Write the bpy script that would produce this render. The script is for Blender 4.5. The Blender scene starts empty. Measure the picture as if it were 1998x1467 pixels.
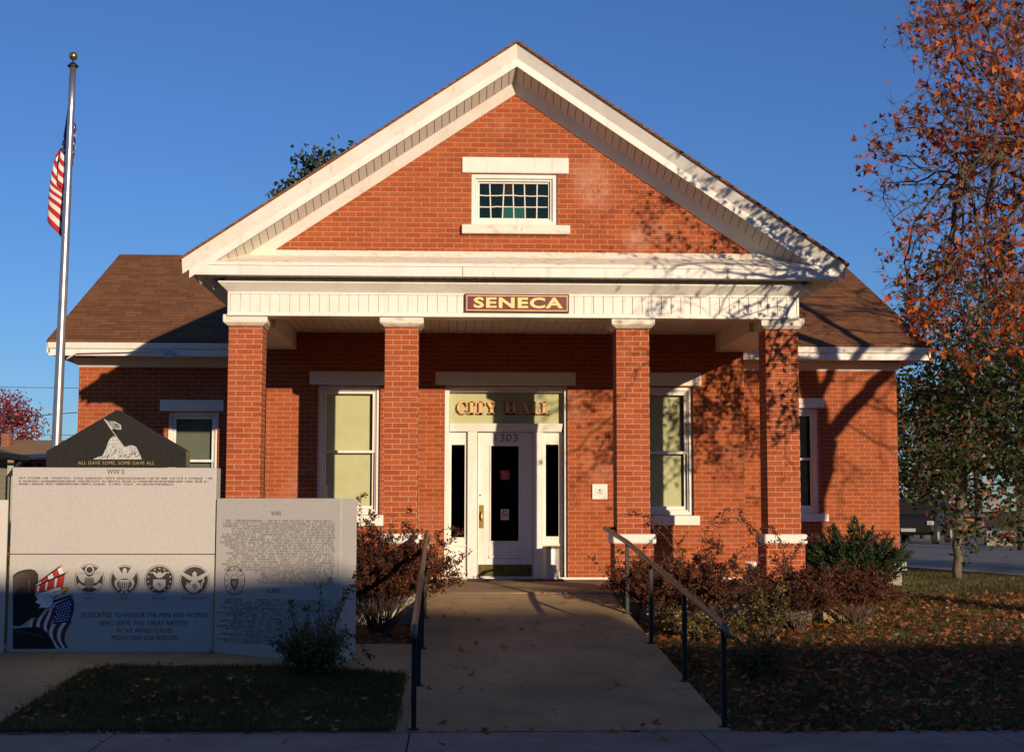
import bpy, math, random
import numpy as np
from mathutils import Vector, Matrix

sc = bpy.context.scene
C = sc.collection
rad = math.radians

# ------------------------------------------------------------------ camera
EYE = 1.9
F, CX, CY = 2800.0, 999.0, 733.5            # focal length and centre in photo pixels (1998 x 1467)
YAW, PITCH, ROLL = rad(2.2318), rad(5.1365), rad(0.1)
cam_d = bpy.data.cameras.new("camera")
cam_d.sensor_width = 36.0
cam_d.lens = 36.0 * F / 1998.0
cam_d.clip_end = 2000.0
cam = bpy.data.objects.new("camera", cam_d)
C.objects.link(cam)
CM = Matrix.Rotation(-YAW, 3, 'Z') @ Matrix.Rotation(math.pi / 2 + PITCH, 3, 'X') @ Matrix.Rotation(ROLL, 3, 'Z')
cam.matrix_world = Matrix.Translation((0, 0, EYE)) @ CM.to_4x4()
sc.camera = cam

# ------------------------------------------------------------------ sky, sun, exposure
SUN = Vector((-0.48, 1.0, -0.225)).normalized()      # direction the light travels
SUN_EL = math.asin(-SUN.z)
SUN_ROT = math.atan2(-SUN.x, -SUN.y)
w = bpy.data.worlds.new("World"); sc.world = w; w.use_nodes = True
wn = w.node_tree
sky = wn.nodes.new("ShaderNodeTexSky"); sky.sky_type = 'NISHITA'; sky.sun_disc = False
sky.sun_elevation = SUN_EL; sky.sun_rotation = SUN_ROT
sky.altitude = 300; sky.air_density = 1.0; sky.dust_density = 0.2; sky.ozone_density = 2.5
bg = wn.nodes["Background"]; bg.inputs[1].default_value = 0.072
hs = wn.nodes.new('ShaderNodeMix'); hs.data_type = 'RGBA'; hs.blend_type = 'MULTIPLY'; hs.inputs[0].default_value = 1.0
hs.inputs[7].default_value = (0.66, 0.99, 1.60, 1)       # the deep clear blue of a dry autumn evening
wn.links.new(sky.outputs[0], hs.inputs[6]); wn.links.new(hs.outputs[2], bg.inputs[0])
sl = bpy.data.lights.new("sun", 'SUN'); sl.energy = 5.0; sl.angle = rad(0.5); sl.color = (1.0, 0.79, 0.57)
so = bpy.data.objects.new("sun", sl); C.objects.link(so)
so.rotation_euler = SUN.to_track_quat('-Z', 'Y').to_euler()
so.location = (10, -30, 30)
vs = sc.view_settings
sc.display_settings.display_device = 'sRGB'
vs.view_transform = 'Standard'; vs.look = 'None'; vs.exposure = 0.0; vs.gamma = 1.0
sc.cycles.max_bounces = 6; sc.cycles.transparent_max_bounces = 12
sc.cycles.caustics_reflective = False; sc.cycles.caustics_refractive = False

# ------------------------------------------------------------------ measuring helpers
def P(px, py, Y):
    """photo pixel -> (X, Z) on the plane at depth Y"""
    d = CM @ Vector(((px - CX) / F, (CY - py) / F, -1.0))
    t = Y / d.y
    return d.x * t, EYE + d.z * t
def P3(px, py, Y):
    x, z = P(px, py, Y); return Vector((x, Y, z))

# ------------------------------------------------------------------ objects
WORIG = {}
def thing(name, label, cat, loc=(0, 0, 0), group=None):
    o = bpy.data.objects.new(name, None); C.objects.link(o)
    o.empty_display_size = 0.2
    o.location = loc; WORIG[o] = Vector(loc)
    o['label'] = label; o['category'] = cat
    if group: o['group'] = group
    return o
def tag(o, label, cat, group=None):
    o['label'] = label; o['category'] = cat
    if group: o['group'] = group
    return o
def kind(o, k):
    o['kind'] = k; return o
def copy_tree(o, parent=None, off=None):
    c = o.copy(); C.objects.link(c)
    if parent is not None: c.parent = parent
    for ch in list(o.children): copy_tree(ch, c)
    return c

class MB:
    def __init__(s): s.v = []; s.f = []; s.m = []
    def add(s, vs, fs, m=0):
        n = len(s.v); s.v += [tuple(v) for v in vs]
        for f in fs: s.f.append(tuple(n + i for i in f)); s.m.append(m)
        return s
    def box(s, x0, x1, y0, y1, z0, z1, m=0):
        return s.add([(x0,y0,z0),(x1,y0,z0),(x1,y1,z0),(x0,y1,z0),(x0,y0,z1),(x1,y0,z1),(x1,y1,z1),(x0,y1,z1)],
              [(0,3,2,1),(4,5,6,7),(0,1,5,4),(1,2,6,5),(2,3,7,6),(3,0,4,7)], m)
    def prism(s, poly, d0, d1, f, m=0):
        """poly: 2-D points, f(u, v, d) -> xyz; closed solid between d0 and d1"""
        n = len(poly)
        vs = [f(u, v, d0) for u, v in poly] + [f(u, v, d1) for u, v in poly]
        fs = [tuple(range(n)), tuple(range(2*n-1, n-1, -1))]
        fs += [(i, n+i, n+(i+1) % n, (i+1) % n) for i in range(n)]
        return s.add(vs, fs, m)
    def xz(s, poly, y0, y1, m=0): return s.prism(poly, y0, y1, lambda u, v, d: (u, d, v), m)
    def yz(s, poly, x0, x1, m=0): return s.prism(poly, x0, x1, lambda u, v, d: (d, u, v), m)
    def xy(s, poly, z0, z1, m=0): return s.prism(poly, z0, z1, lambda u, v, d: (u, v, d), m)
    def quad(s, a, b, c, d, m=0): return s.add([a, b, c, d], [(0, 1, 2, 3)], m)
    def tube(s, pts, rs, k=8, m=0, caps=True):
        pts = [Vector(p) for p in pts]
        if not isinstance(rs, (list, tuple)): rs = [rs] * len(pts)
        rings = []; u = None
        for i, p in enumerate(pts):
            a = pts[max(i-1, 0)]; b = pts[min(i+1, len(pts)-1)]
            t = (b - a).normalized()
            if u is None:
                u = t.orthogonal().normalized()
            u = (u - t * u.dot(t))
            if u.length < 1e-5: u = t.orthogonal()
            u.normalize(); v = t.cross(u)
            rings.append([p + (u * math.cos(2*math.pi*j/k) + v * math.sin(2*math.pi*j/k)) * rs[i] for j in range(k)])
        vs = [q for r in rings for q in r]
        fs = []
        for i in range(len(pts)-1):
            for j in range(k):
                fs.append((i*k+j, i*k+(j+1) % k, (i+1)*k+(j+1) % k, (i+1)*k+j))
        if caps:
            fs.append(tuple(range(k-1, -1, -1))); fs.append(tuple((len(pts)-1)*k+j for j in range(k)))
        return s.add(vs, fs, m)
    def lathe(s, c, prof, k=24, m=0):
        """prof: list of (r, z) around a vertical axis at c"""
        vs = []; fs = []
        for r, z in prof:
            for j in range(k):
                a = 2*math.pi*j/k
                vs.append((c[0]+r*math.cos(a), c[1]+r*math.sin(a), c[2]+z))
        for i in range(len(prof)-1):
            for j in range(k):
                fs.append((i*k+j, i*k+(j+1) % k, (i+1)*k+(j+1) % k, (i+1)*k+j))
        fs.append(tuple(range(k-1, -1, -1))); fs.append(tuple((len(prof)-1)*k+j for j in range(k)))
        return s.add(vs, fs, m)
    def build(s, name, mats, parent=None, origin=None, smooth=False, bevel=0.0, seg=2):
        if not isinstance(mats, (list, tuple)): mats = [mats]
        if origin is None: origin = WORIG[parent] if parent is not None else Vector((0, 0, 0))
        origin = Vector(origin)
        me = bpy.data.meshes.new(name)
        me.from_pydata([(x-origin.x, y-origin.y, z-origin.z) for x, y, z in s.v], [], s.f)
        for mt in mats: me.materials.append(mt)
        if len(mats) > 1: me.polygons.foreach_set('material_index', s.m)
        if smooth: me.polygons.foreach_set('use_smooth', [True]*len(me.polygons))
        me.validate(); me.update()
        return link(name, me, parent, origin, bevel, seg)
def link(name, me, parent=None, origin=None, bevel=0.0, seg=2):
    if origin is None: origin = WORIG[parent] if parent is not None else Vector((0, 0, 0))
    o = bpy.data.objects.new(name, me); C.objects.link(o)
    WORIG[o] = Vector(origin)
    if parent is not None:
        o.parent = parent; o.location = WORIG[o] - WORIG[parent]
    else: o.location = WORIG[o]
    if bevel > 0:
        b = o.modifiers.new('bevel', 'BEVEL'); b.width = bevel; b.segments = seg; b.limit_method = 'ANGLE'; b.angle_limit = rad(40)
    return o
def np_mesh(name, verts, nper, mats, parent=None, origin=None, mat_idx=None, smooth=False):
    """many separate polygons with nper corners each, verts (n*nper, 3)"""
    if origin is None: origin = WORIG[parent] if parent is not None else Vector((0, 0, 0))
    v = np.asarray(verts, dtype=np.float32) - np.array(origin, dtype=np.float32)
    n = len(v); me = bpy.data.meshes.new(name)
    me.vertices.add(n); me.vertices.foreach_set('co', v.ravel())
    me.loops.add(n); me.loops.foreach_set('vertex_index', np.arange(n, dtype=np.int32))
    np_ = n // nper
    me.polygons.add(np_)
    me.polygons.foreach_set('loop_start', np.arange(0, n, nper, dtype=np.int32))
    me.polygons.foreach_set('loop_total', np.full(np_, nper, dtype=np.int32))
    if not isinstance(mats, (list, tuple)): mats = [mats]
    for mt in mats: me.materials.append(mt)
    if mat_idx is not None: me.polygons.foreach_set('material_index', mat_idx)
    me.update(calc_edges=True)
    return link(name, me, parent, origin)

# ------------------------------------------------------------------ materials
class NT:
    def __init__(s, name):
        s.mat = bpy.data.materials.new(name); s.mat.use_nodes = True
        s.t = s.mat.node_tree; s.n = s.t.nodes; s.l = s.t.links
        s.b = s.n["Principled BSDF"]; s.out = s.n["Material Output"]
    def node(s, typ, **kw):
        nd = s.n.new(typ)
        for k, v in kw.items(): setattr(nd, k, v)
        return nd
    def set(s, sock, val):
        if hasattr(val, 'links') or isinstance(val, bpy.types.NodeSocket): s.l.new(val, sock)
        elif isinstance(val, (tuple, list)) and sock.type == 'RGBA' and len(val) == 3: sock.default_value = (*val, 1)
        else: sock.default_value = val
    def math(s, op, a, b=0.0, clamp=False):
        nd = s.node('ShaderNodeMath', operation=op); nd.use_clamp = clamp
        s.set(nd.inputs[0], a); s.set(nd.inputs[1], b); return nd.outputs[0]
    def mix(s, f, a, b, mode='MIX'):
        nd = s.node('ShaderNodeMix', data_type='RGBA', blend_type=mode)
        s.set(nd.inputs[0], f); s.set(nd.inputs[6], a); s.set(nd.inputs[7], b); return nd.outputs[2]
    def noise(s, scale, detail=4, rough=0.55, vec=None, dim=None):
        nd = s.node('ShaderNodeTexNoise'); nd.inputs['Scale'].default_value = scale
        nd.inputs['Detail'].default_value = detail; nd.inputs['Roughness'].default_value = rough
        if vec is not None: s.l.new(vec, nd.inputs['Vector'])
        return nd.outputs[0]
    def ramp(s, f, stops, interp='LINEAR'):
        nd = s.node('ShaderNodeValToRGB'); cr = nd.color_ramp; cr.interpolation = interp
        while len(cr.elements) < len(stops): cr.elements.new(0.5)
        for e, (p, c) in zip(cr.elements, stops):
            e.position = p; e.color = (*c, 1) if len(c) == 3 else c
        s.l.new(f, nd.inputs[0]); return nd.outputs[0]
    def mapr(s, f, a, b, c=0.0, d=1.0):
        nd = s.node('ShaderNodeMapRange'); s.l.new(f, nd.inputs[0])
        for i, v in enumerate((a, b, c, d)): nd.inputs[i+1].default_value = v
        return nd.outputs[0]
    def obj(s): return s.node('ShaderNodeTexCoord').outputs['Object']
    def pos(s): return s.node('ShaderNodeNewGeometry').outputs['Position']
    def bump(s, h, strength=0.3, dist=0.01):
        nd = s.node('ShaderNodeBump'); nd.inputs['Strength'].default_value = strength; nd.inputs['Distance'].default_value = dist
        s.l.new(h, nd.inputs['Height']); s.l.new(nd.outputs[0], s.b.inputs['Normal'])
    def fin(s, col=None, rough=0.6, metal=0.0, spec=0.4):
        if col is not None: s.set(s.b.inputs['Base Color'], col)
        s.set(s.b.inputs['Roughness'], rough); s.b.inputs['Metallic'].default_value = metal
        s.b.inputs['Specular IOR Level'].default_value = spec
        return s.mat

def plain(name, col, rough=0.6, metal=0.0, var=0.12, scale=6.0, spec=0.4):
    t = NT(name); n = t.noise(scale, 5, 0.6, t.pos())
    f = t.mapr(n, 0.3, 0.7)
    c = t.mix(f, tuple(max(0, v*(1-var)) for v in col), tuple(min(1, v*(1+var)) for v in col))
    return t.fin(c, rough, metal, spec)

def face_uv(t):
    """(u, z, 0) with u running along the wall, whichever way it faces"""
    sep = t.node('ShaderNodeSeparateXYZ'); t.l.new(t.obj(), sep.inputs[0])
    nn = t.node('ShaderNodeSeparateXYZ'); t.l.new(t.node('ShaderNodeNewGeometry').outputs['True Normal'], nn.inputs[0])
    ax = t.math('GREATER_THAN', t.math('ABSOLUTE', nn.outputs[0]), 0.6)
    u = t.math('ADD', t.math('MULTIPLY', sep.outputs[0], t.math('SUBTRACT', 1.0, ax)), t.math('MULTIPLY', sep.outputs[1], ax))
    cb = t.node('ShaderNodeCombineXYZ'); t.l.new(u, cb.inputs[0]); t.l.new(sep.outputs[2], cb.inputs[1])
    return cb.outputs[0]

def brick(name, bw=0.215, rh=0.0678, c1=(0.285, 0.060, 0.017), c2=(0.36, 0.086, 0.025), stain=0.50, mortar=(0.43, 0.230, 0.135)):
    t = NT(name); uv = face_uv(t)
    wob = t.node('ShaderNodeMixRGB') if False else None
    b = t.node('ShaderNodeTexBrick'); b.offset = 0.5; b.offset_frequency = 2; b.squash = 1.0
    nz = t.node('ShaderNodeTexNoise'); nz.inputs['Scale'].default_value = 9.0; nz.inputs['Detail'].default_value = 2; t.l.new(t.pos(), nz.inputs['Vector'])
    vm = t.node('ShaderNodeVectorMath', operation='MULTIPLY_ADD')
    t.l.new(nz.outputs[1], vm.inputs[0]); vm.inputs[1].default_value = (0.006, 0.004, 0); t.l.new(uv, vm.inputs[2])
    t.l.new(vm.outputs[0], b.inputs['Vector'])
    b.inputs['Scale'].default_value = 1.0; b.inputs['Brick Width'].default_value = bw; b.inputs['Row Height'].default_value = rh
    b.inputs['Mortar Size'].default_value = 0.0048; b.inputs['Mortar Smooth'].default_value = 0.15; b.inputs['Bias'].default_value = -0.05
    b.inputs['Color1'].default_value = (*c1, 1); b.inputs['Color2'].default_value = (*c2, 1); b.inputs['Mortar'].default_value = (*mortar, 1)
    fine = t.noise(60, 4, 0.6, t.pos()); big = t.noise(0.9, 5, 0.6, t.pos()); mid = t.noise(5.0, 5, 0.65, t.pos())
    col = t.mix(0.55, b.outputs['Color'], t.ramp(fine, [(0.25, (0.25, 0.25, 0.25)), (0.7, (0.8, 0.8, 0.8))]), 'OVERLAY')
    col = t.mix(t.mapr(mid, 0.48, 0.78, 0.0, 0.40), col, (0.20, 0.052, 0.020))
    col = t.mix(t.mapr(big, 0.60, 0.78, 0.0, stain), col, (0.55, 0.30, 0.20))
    for (qx, qz), qr in ((P(1160, 372, 18.75), 0.34), (P(1240, 470, 18.75), 0.22)):      # salt bloom on the gable
        vd = t.node('ShaderNodeVectorMath', operation='DISTANCE'); t.l.new(t.pos(), vd.inputs[0]); vd.inputs[1].default_value = (qx, 18.75, qz)
        col = t.mix(t.math('MULTIPLY', t.mapr(vd.outputs['Value'], 0.0, qr, 0.75, 0.0), t.mapr(t.noise(7, 6, 0.7, t.pos()), 0.35, 0.65), clamp=True), col, (0.62, 0.36, 0.25))
    t.bump(t.math('ADD', t.math('MULTIPLY', b.outputs['Fac'], -1.0), t.math('MULTIPLY', fine, 0.35)), 0.55, 0.006)
    return t.fin(col, 0.85, 0, 0.25)

def shingle(name):
    t = NT(name)
    sep = t.node('ShaderNodeSeparateXYZ'); t.l.new(t.obj(), sep.inputs[0])
    nn = t.node('ShaderNodeSeparateXYZ'); t.l.new(t.node('ShaderNodeNewGeometry').outputs['True Normal'], nn.inputs[0])
    ax = t.math('GREATER_THAN', t.math('ABSOLUTE', nn.outputs[0]), 0.3)
    u = t.math('ADD', t.math('MULTIPLY', sep.outputs[0], t.math('SUBTRACT', 1.0, ax)), t.math('MULTIPLY', sep.outputs[1], ax))
    cb = t.node('ShaderNodeCombineXYZ'); t.l.new(u, cb.inputs[0]); t.l.new(sep.outputs[2], cb.inputs[1])
    b = t.node('ShaderNodeTexBrick'); b.offset = 0.37; b.offset_frequency = 3; b.squash = 0.7; b.squash_frequency = 2
    t.l.new(cb.outputs[0], b.inputs['Vector']); b.inputs['Scale'].default_value = 1
    b.inputs['Brick Width'].default_value = 0.30; b.inputs['Row Height'].default_value = 0.062
    b.inputs['Mortar Size'].default_value = 0.004; b.inputs['Mortar Smooth'].default_value = 0.4; b.inputs['Bias'].default_value = -0.1
    b.inputs['Color1'].default_value = (0.26, 0.108, 0.042, 1); b.inputs['Color2'].default_value = (0.155, 0.068, 0.030, 1); b.inputs['Mortar'].default_value = (0.035, 0.022, 0.017, 1)
    n = t.noise(3.0, 5, 0.65, t.pos()); g = t.noise(140, 3, 0.7, t.pos())
    col = t.mix(t.mapr(n, 0.4, 0.7, 0, 0.5), b.outputs['Color'], (0.135, 0.075, 0.045))
    col = t.mix(0.6, col, t.ramp(g, [(0.3, (0.25, 0.25, 0.25)), (0.7, (0.8, 0.8, 0.8))]), 'OVERLAY')
    t.bump(t.math('ADD', t.math('MULTIPLY', b.outputs['Fac'], -1), t.math('MULTIPLY', g, 0.3)), 0.5, 0.008)
    return t.fin(col, 0.95, 0, 0.15)

def paint(name, col=(0.80, 0.765, 0.69), dirt=0.45, rough=0.45):
    t = NT(name); n = t.noise(2.2, 6, 0.65, t.pos()); n2 = t.noise(26, 4, 0.6, t.pos())
    sep = t.node('ShaderNodeMapping'); sep.inputs['Scale'].default_value = (9, 9, 0.8); t.l.new(t.pos(), sep.inputs[0])
    st = t.noise(1.6, 4, 0.6, sep.outputs[0])
    c = t.mix(t.mapr(n, 0.45, 0.75, 0, dirt), col, (0.58, 0.50, 0.38))
    c = t.mix(t.mapr(st, 0.58, 0.8, 0, dirt*1.4), c, (0.50, 0.40, 0.28))
    c = t.mix(t.mapr(n2, 0.35, 0.7, 0, 0.10), c, (0.62, 0.57, 0.48))
    t.bump(n2, 0.08, 0.004)
    return t.fin(c, rough, 0, 0.35)
def peeling(name):
    t = NT(name); m = t.node('ShaderNodeMapping'); m.inputs['Scale'].default_value = (1.0, 3.0, 2.6); t.l.new(t.pos(), m.inputs[0])
    n = t.noise(7.0, 8, 0.72, m.outputs[0]); n2 = t.noise(1.3, 4, 0.6, m.outputs[0])
    msk = t.math('MULTIPLY', t.mapr(n, 0.52, 0.60), t.mapr(n2, 0.38, 0.58), clamp=True)
    c = t.mix(msk, (0.76, 0.70, 0.58), t.mix(t.noise(30, 4, 0.6, t.pos()), (0.52, 0.36, 0.17), (0.62, 0.52, 0.36)))
    c = t.mix(t.mapr(t.noise(18, 6, 0.7, t.pos()), 0.62, 0.7, 0, 0.7), c, (0.22, 0.15, 0.08))
    t.bump(msk, 0.3, 0.004)
    return t.fin(c, 0.7, 0, 0.25)
def concrete(name, col=(0.36, 0.31, 0.255), scale=1.0):
    t = NT(name); p = t.pos(); n = t.noise(0.9*scale, 7, 0.65, p); n2 = t.noise(45*scale, 5, 0.7, p); n3 = t.noise(5*scale, 6, 0.7, p)
    d = tuple(v*0.62 for v in col); l = tuple(min(1, v*1.18) for v in col)
    c = t.mix(t.mapr(n, 0.32, 0.68), d, l)
    c = t.mix(t.mapr(n3, 0.52, 0.78, 0, 0.6), c, tuple(v*0.55 for v in col))
    vor = t.node('ShaderNodeTexVoronoi'); vor.feature = 'DISTANCE_TO_EDGE'; vor.inputs['Scale'].default_value = 0.38; vor.inputs['Randomness'].default_value = 1.0
    wv = t.node('ShaderNodeVectorMath', operation='MULTIPLY_ADD'); nv = t.node('ShaderNodeTexNoise'); nv.inputs['Scale'].default_value = 2.5; nv.inputs['Detail'].default_value = 5; t.l.new(p, nv.inputs['Vector'])
    t.l.new(nv.outputs[1], wv.inputs[0]); wv.inputs[1].default_value = (0.5, 0.5, 0.5); t.l.new(p, wv.inputs[2]); t.l.new(wv.outputs[0], vor.inputs['Vector'])
    c = t.mix(t.mapr(vor.outputs['Distance'], 0.0, 0.0035, 0.55, 0.0), c, tuple(v*0.35 for v in col))
    c = t.mix(0.5, c, t.ramp(n2, [(0.3, (0.3, 0.3, 0.3)), (0.7, (0.72, 0.72, 0.72))]), 'OVERLAY')
    t.bump(n2, 0.25, 0.004)
    return t.fin(c, 0.85, 0, 0.3)
def granite(name, col, speck, rough=0.55, sc_=170.0, amt=0.5):
    t = NT(name); p = t.pos(); n = t.noise(sc_, 3, 0.8, p); b = t.noise(2.0, 6, 0.6, p); v = t.noise(38, 4, 0.7, p)
    c = t.mix(t.mapr(n, 0.42, 0.66, 0, amt), col, speck)
    c = t.mix(t.mapr(b, 0.35, 0.7, 0, 0.18), c, tuple(x*0.75 for x in col))
    c = t.mix(t.mapr(v, 0.5, 0.75, 0, 0.22), c, tuple(x*0.7 for x in col))
    return t.fin(c, rough, 0, 0.4)
def leafmat(name, stops, trans=0.35, rough=0.6, spec=0.25):
    t = NT(name)
    r = t.node('ShaderNodeNewGeometry').outputs['Random Per Island']
    c = t.ramp(r, stops)
    n = t.noise(1.1, 3, 0.5, t.pos())
    hsv = t.node('ShaderNodeHueSaturation'); t.l.new(c, hsv.inputs['Color']); t.l.new(t.mapr(n, 0.3, 0.7, 0.65, 1.3), hsv.inputs['Value'])
    m = t.fin(hsv.outputs[0], rough, 0, spec)
    tr = t.node('ShaderNodeBsdfTranslucent'); t.l.new(hsv.outputs[0], tr.inputs[0])
    mx = t.node('ShaderNodeMixShader'); mx.inputs[0].default_value = trans
    t.l.new(t.b.outputs[0], mx.inputs[1]); t.l.new(tr.outputs[0], mx.inputs[2]); t.l.new(mx.outputs[0], t.out.inputs[0])
    return m
def glassmat(name, tint=(0.92, 0.94, 0.92), refl=0.035):
    t = NT(name); t.n.remove(t.b)
    tr = t.node('ShaderNodeBsdfTransparent'); tr.inputs[0].default_value = (*tint, 1)
    g = t.node('ShaderNodeBsdfGlossy'); g.inputs['Roughness'].default_value = 0.03; g.inputs[0].default_value = (0.9, 0.95, 1, 1)
    lw = t.node('ShaderNodeLayerWeight'); lw.inputs[0].default_value = 0.25
    f = t.math('ADD', t.math('MULTIPLY', lw.outputs[0], 0.35), refl, clamp=True)
    mx = t.node('ShaderNodeMixShader'); t.l.new(f, mx.inputs[0]); t.l.new(tr.outputs[0], mx.inputs[1]); t.l.new(g.outputs[0], mx.inputs[2])
    t.l.new(mx.outputs[0], t.out.inputs[0]); return t.mat
def barkmat(name, col):
    t = NT(name); m = t.node('ShaderNodeMapping'); m.inputs['Scale'].default_value = (1, 1, 0.25); t.l.new(t.pos(), m.inputs[0])
    n = t.noise(22, 6, 0.7, m.outputs[0]); t.bump(n, 0.6, 0.02)
    return t.fin(t.mix(t.mapr(n, 0.3, 0.7), tuple(v*0.55 for v in col), tuple(v*1.35 for v in col)), 0.9, 0, 0.2)
def siding(name, col, pitch=0.11):
    t = NT(name); sep = t.node('ShaderNodeSeparateXYZ'); t.l.new(t.pos(), sep.inputs[0])
    fr = t.math('FRACT', t.math('DIVIDE', sep.outputs[2], pitch))
    t.bump(fr, 0.8, 0.02)
    c = t.mix(t.mapr(fr, 0.86, 1.0, 0, 0.6), col, tuple(v*0.5 for v in col))
    c = t.mix(t.mapr(t.noise(2, 5, 0.6, t.pos()), 0.4, 0.7, 0, 0.2), c, tuple(v*0.75 for v in col))
    return t.fin(c, 0.6, 0, 0.3)

M = {}
M['brick'] = brick('red_brick')
M['brickc'] = brick('column_brick', 0.2165, 0.0680, (0.295, 0.062, 0.019), (0.38, 0.092, 0.029), 0.30, (0.51, 0.285, 0.175))
M['bricko'] = brick('old_brick', 0.22, 0.075, (0.20, 0.07, 0.04), (0.28, 0.10, 0.06), 0.2)
M['shingle'] = shingle('brown_shingle')
M['white'] = paint('cream_paint')
M['white2'] = paint('stone_paint', (0.80, 0.755, 0.665), 0.4, 0.6)
M['rustj'] = plain('rusty_joint', (0.42, 0.30, 0.16), 0.8)
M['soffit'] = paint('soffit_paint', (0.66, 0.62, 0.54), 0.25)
M['dgroove'] = plain('soffit_groove', (0.06, 0.055, 0.05), 0.9)
M['peel'] = peeling('peeling_paint')
M['conc'] = concrete('concrete_walk', (0.38, 0.265, 0.135))
M['conc2'] = concrete('concrete_pale', (0.42, 0.36, 0.28))
M['side'] = concrete('concrete_sidewalk', (0.265, 0.235, 0.195))
M['asph'] = concrete('asphalt', (0.085, 0.088, 0.095), 2.0)
M['lot'] = concrete('worn_asphalt', (0.20, 0.185, 0.17), 1.5)
M['gran'] = granite('grey_granite', (0.50, 0.47, 0.43), (0.29, 0.27, 0.25), 0.55, 85.0, 0.42)
M['blackg'] = granite('black_granite', (0.018, 0.018, 0.016), (0.055, 0.052, 0.045), 0.22, 150, 0.8)
M['engr'] = plain('engraving_dark', (0.050, 0.045, 0.042), 0.9)
M['engr2'] = plain('engraving_faint', (0.20, 0.19, 0.175), 0.9)
M['numeral'] = plain('tarnished_numeral', (0.36, 0.34, 0.31), 0.35, 0.6)
M['pale'] = plain('pale_etching', (0.42, 0.42, 0.40), 0.8, 0, 0.5, 60)
M['gold'] = plain('gold_letter', (0.80, 0.46, 0.16), 0.4)
M['goldd'] = plain('dull_gold_letter', (0.38, 0.27, 0.10), 0.6)
M['rim'] = plain('dark_red_letter_edge', (0.30, 0.06, 0.025), 0.5)
M['maroon'] = plain('maroon_paint', (0.15, 0.022, 0.022), 0.4)
M['yellow'] = plain('yellow_letter', (0.78, 0.62, 0.24), 0.5)
M['glass'] = glassmat('window_glass')
M['glassd'] = glassmat('dark_glass', (0.10, 0.11, 0.11), 0.012)
M['blind'] = plain('window_shade', (0.76, 0.71, 0.42), 0.8, 0, 0.05)
M['blind2'] = plain('inner_window_shade', (0.34, 0.33, 0.20), 0.8, 0, 0.08)
M['blindg'] = plain('grey_shade', (0.17, 0.18, 0.14), 0.8, 0, 0.08)
M['teal'] = NT('teal_glass').fin((0.003, 0.014, 0.016), 0.2, 0, 0.15)
M['teal2'] = NT('bright_teal_glass').fin((0.010, 0.085, 0.072), 0.3, 0, 0.15)
M['brown_glass'] = NT('brown_glass').fin((0.022, 0.014, 0.008), 0.3, 0, 0.15)
M['black'] = plain('black_paint', (0.014, 0.014, 0.014), 0.45, 0.0, 0.3, 20)
M['dark'] = plain('dark_room', (0.012, 0.011, 0.010), 0.9)
M['rail'] = plain('worn_bronze_rail', (0.20, 0.15, 0.10), 0.38, 0.5, 0.3, 12)
M['brass'] = plain('brass', (0.45, 0.33, 0.10), 0.3, 0.9, 0.25, 14)
M['kick'] = plain('tarnished_brass', (0.12, 0.10, 0.035), 0.35, 0.7, 0.6, 9)
M['steel'] = plain('brushed_steel', (0.52, 0.50, 0.47), 0.42, 0.35, 0.15, 8)
M['alum'] = plain('aluminium_pole', (0.52, 0.49, 0.47), 0.33, 0.85, 0.12, 5)
M['rubber'] = plain('dark_mat', (0.035, 0.032, 0.03), 0.95)
M['red'] = plain('red_cloth', (0.42, 0.020, 0.030), 0.8)
M['fwhite'] = plain('white_cloth', (0.72, 0.68, 0.62), 0.8)
M['fblue'] = plain('blue_cloth', (0.02, 0.03, 0.12), 0.8)
M['rwall'] = plain('red_boards', (0.36, 0.02, 0.02), 0.6)
M['tanroof'] = plain('tan_roof', (0.30, 0.18, 0.07), 0.9, 0, 0.3, 30)
M['greyroof'] = plain('grey_roof', (0.10, 0.09, 0.085), 0.9, 0, 0.3, 20)
M['brownroof'] = plain('brown_far_roof', (0.17, 0.12, 0.085), 0.9, 0, 0.2, 10)
M['siding'] = siding('pale_siding', (0.42, 0.42, 0.33))
M['wsiding'] = siding('white_siding', (0.62, 0.64, 0.66), 0.2)
M['bark'] = barkmat('grey_bark', (0.10, 0.085, 0.068))
M['bark2'] = barkmat('pale_bark', (0.13, 0.115, 0.085))
M['twig'] = barkmat('shrub_twig', (0.11, 0.075, 0.055))
M['wire'] = plain('wire_black', (0.03, 0.03, 0.03), 0.7)
M['maple'] = leafmat('orange_maple_leaf', [(0.0, (0.15, 0.025, 0.009)), (0.2, (0.36, 0.052, 0.012)), (0.5, (0.50, 0.088, 0.013)), (0.8, (0.62, 0.17, 0.02)), (1.0, (0.40, 0.16, 0.03))])
M['green'] = leafmat('turning_green_leaf', [(0.0, (0.020, 0.036, 0.010)), (0.5, (0.045, 0.078, 0.018)), (0.8, (0.10, 0.115, 0.025)), (0.9, (0.16, 0.06, 0.015)), (1.0, (0.25, 0.06, 0.02))])
M['dgreen'] = leafmat('evergreen_leaf', [(0.0, (0.018, 0.030, 0.012)), (0.6, (0.04, 0.055, 0.022)), (1.0, (0.11, 0.10, 0.05))], 0.15, 0.45, 0.4)
M['barb'] = leafmat('barberry_leaf', [(0.0, (0.042, 0.015, 0.011)), (0.5, (0.105, 0.030, 0.017)), (0.85, (0.19, 0.060, 0.026)), (1.0, (0.07, 0.065, 0.02))], 0.25)
M['privet'] = leafmat('privet_leaf', [(0.0, (0.06, 0.068, 0.02)), (0.6, (0.14, 0.135, 0.045)), (1.0, (0.26, 0.20, 0.08))], 0.25)
M['ylw'] = leafmat('yellowing_leaf', [(0.0, (0.045, 0.042, 0.016)), (0.55, (0.12, 0.10, 0.03)), (1.0, (0.36, 0.26, 0.055))], 0.3)
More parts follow.
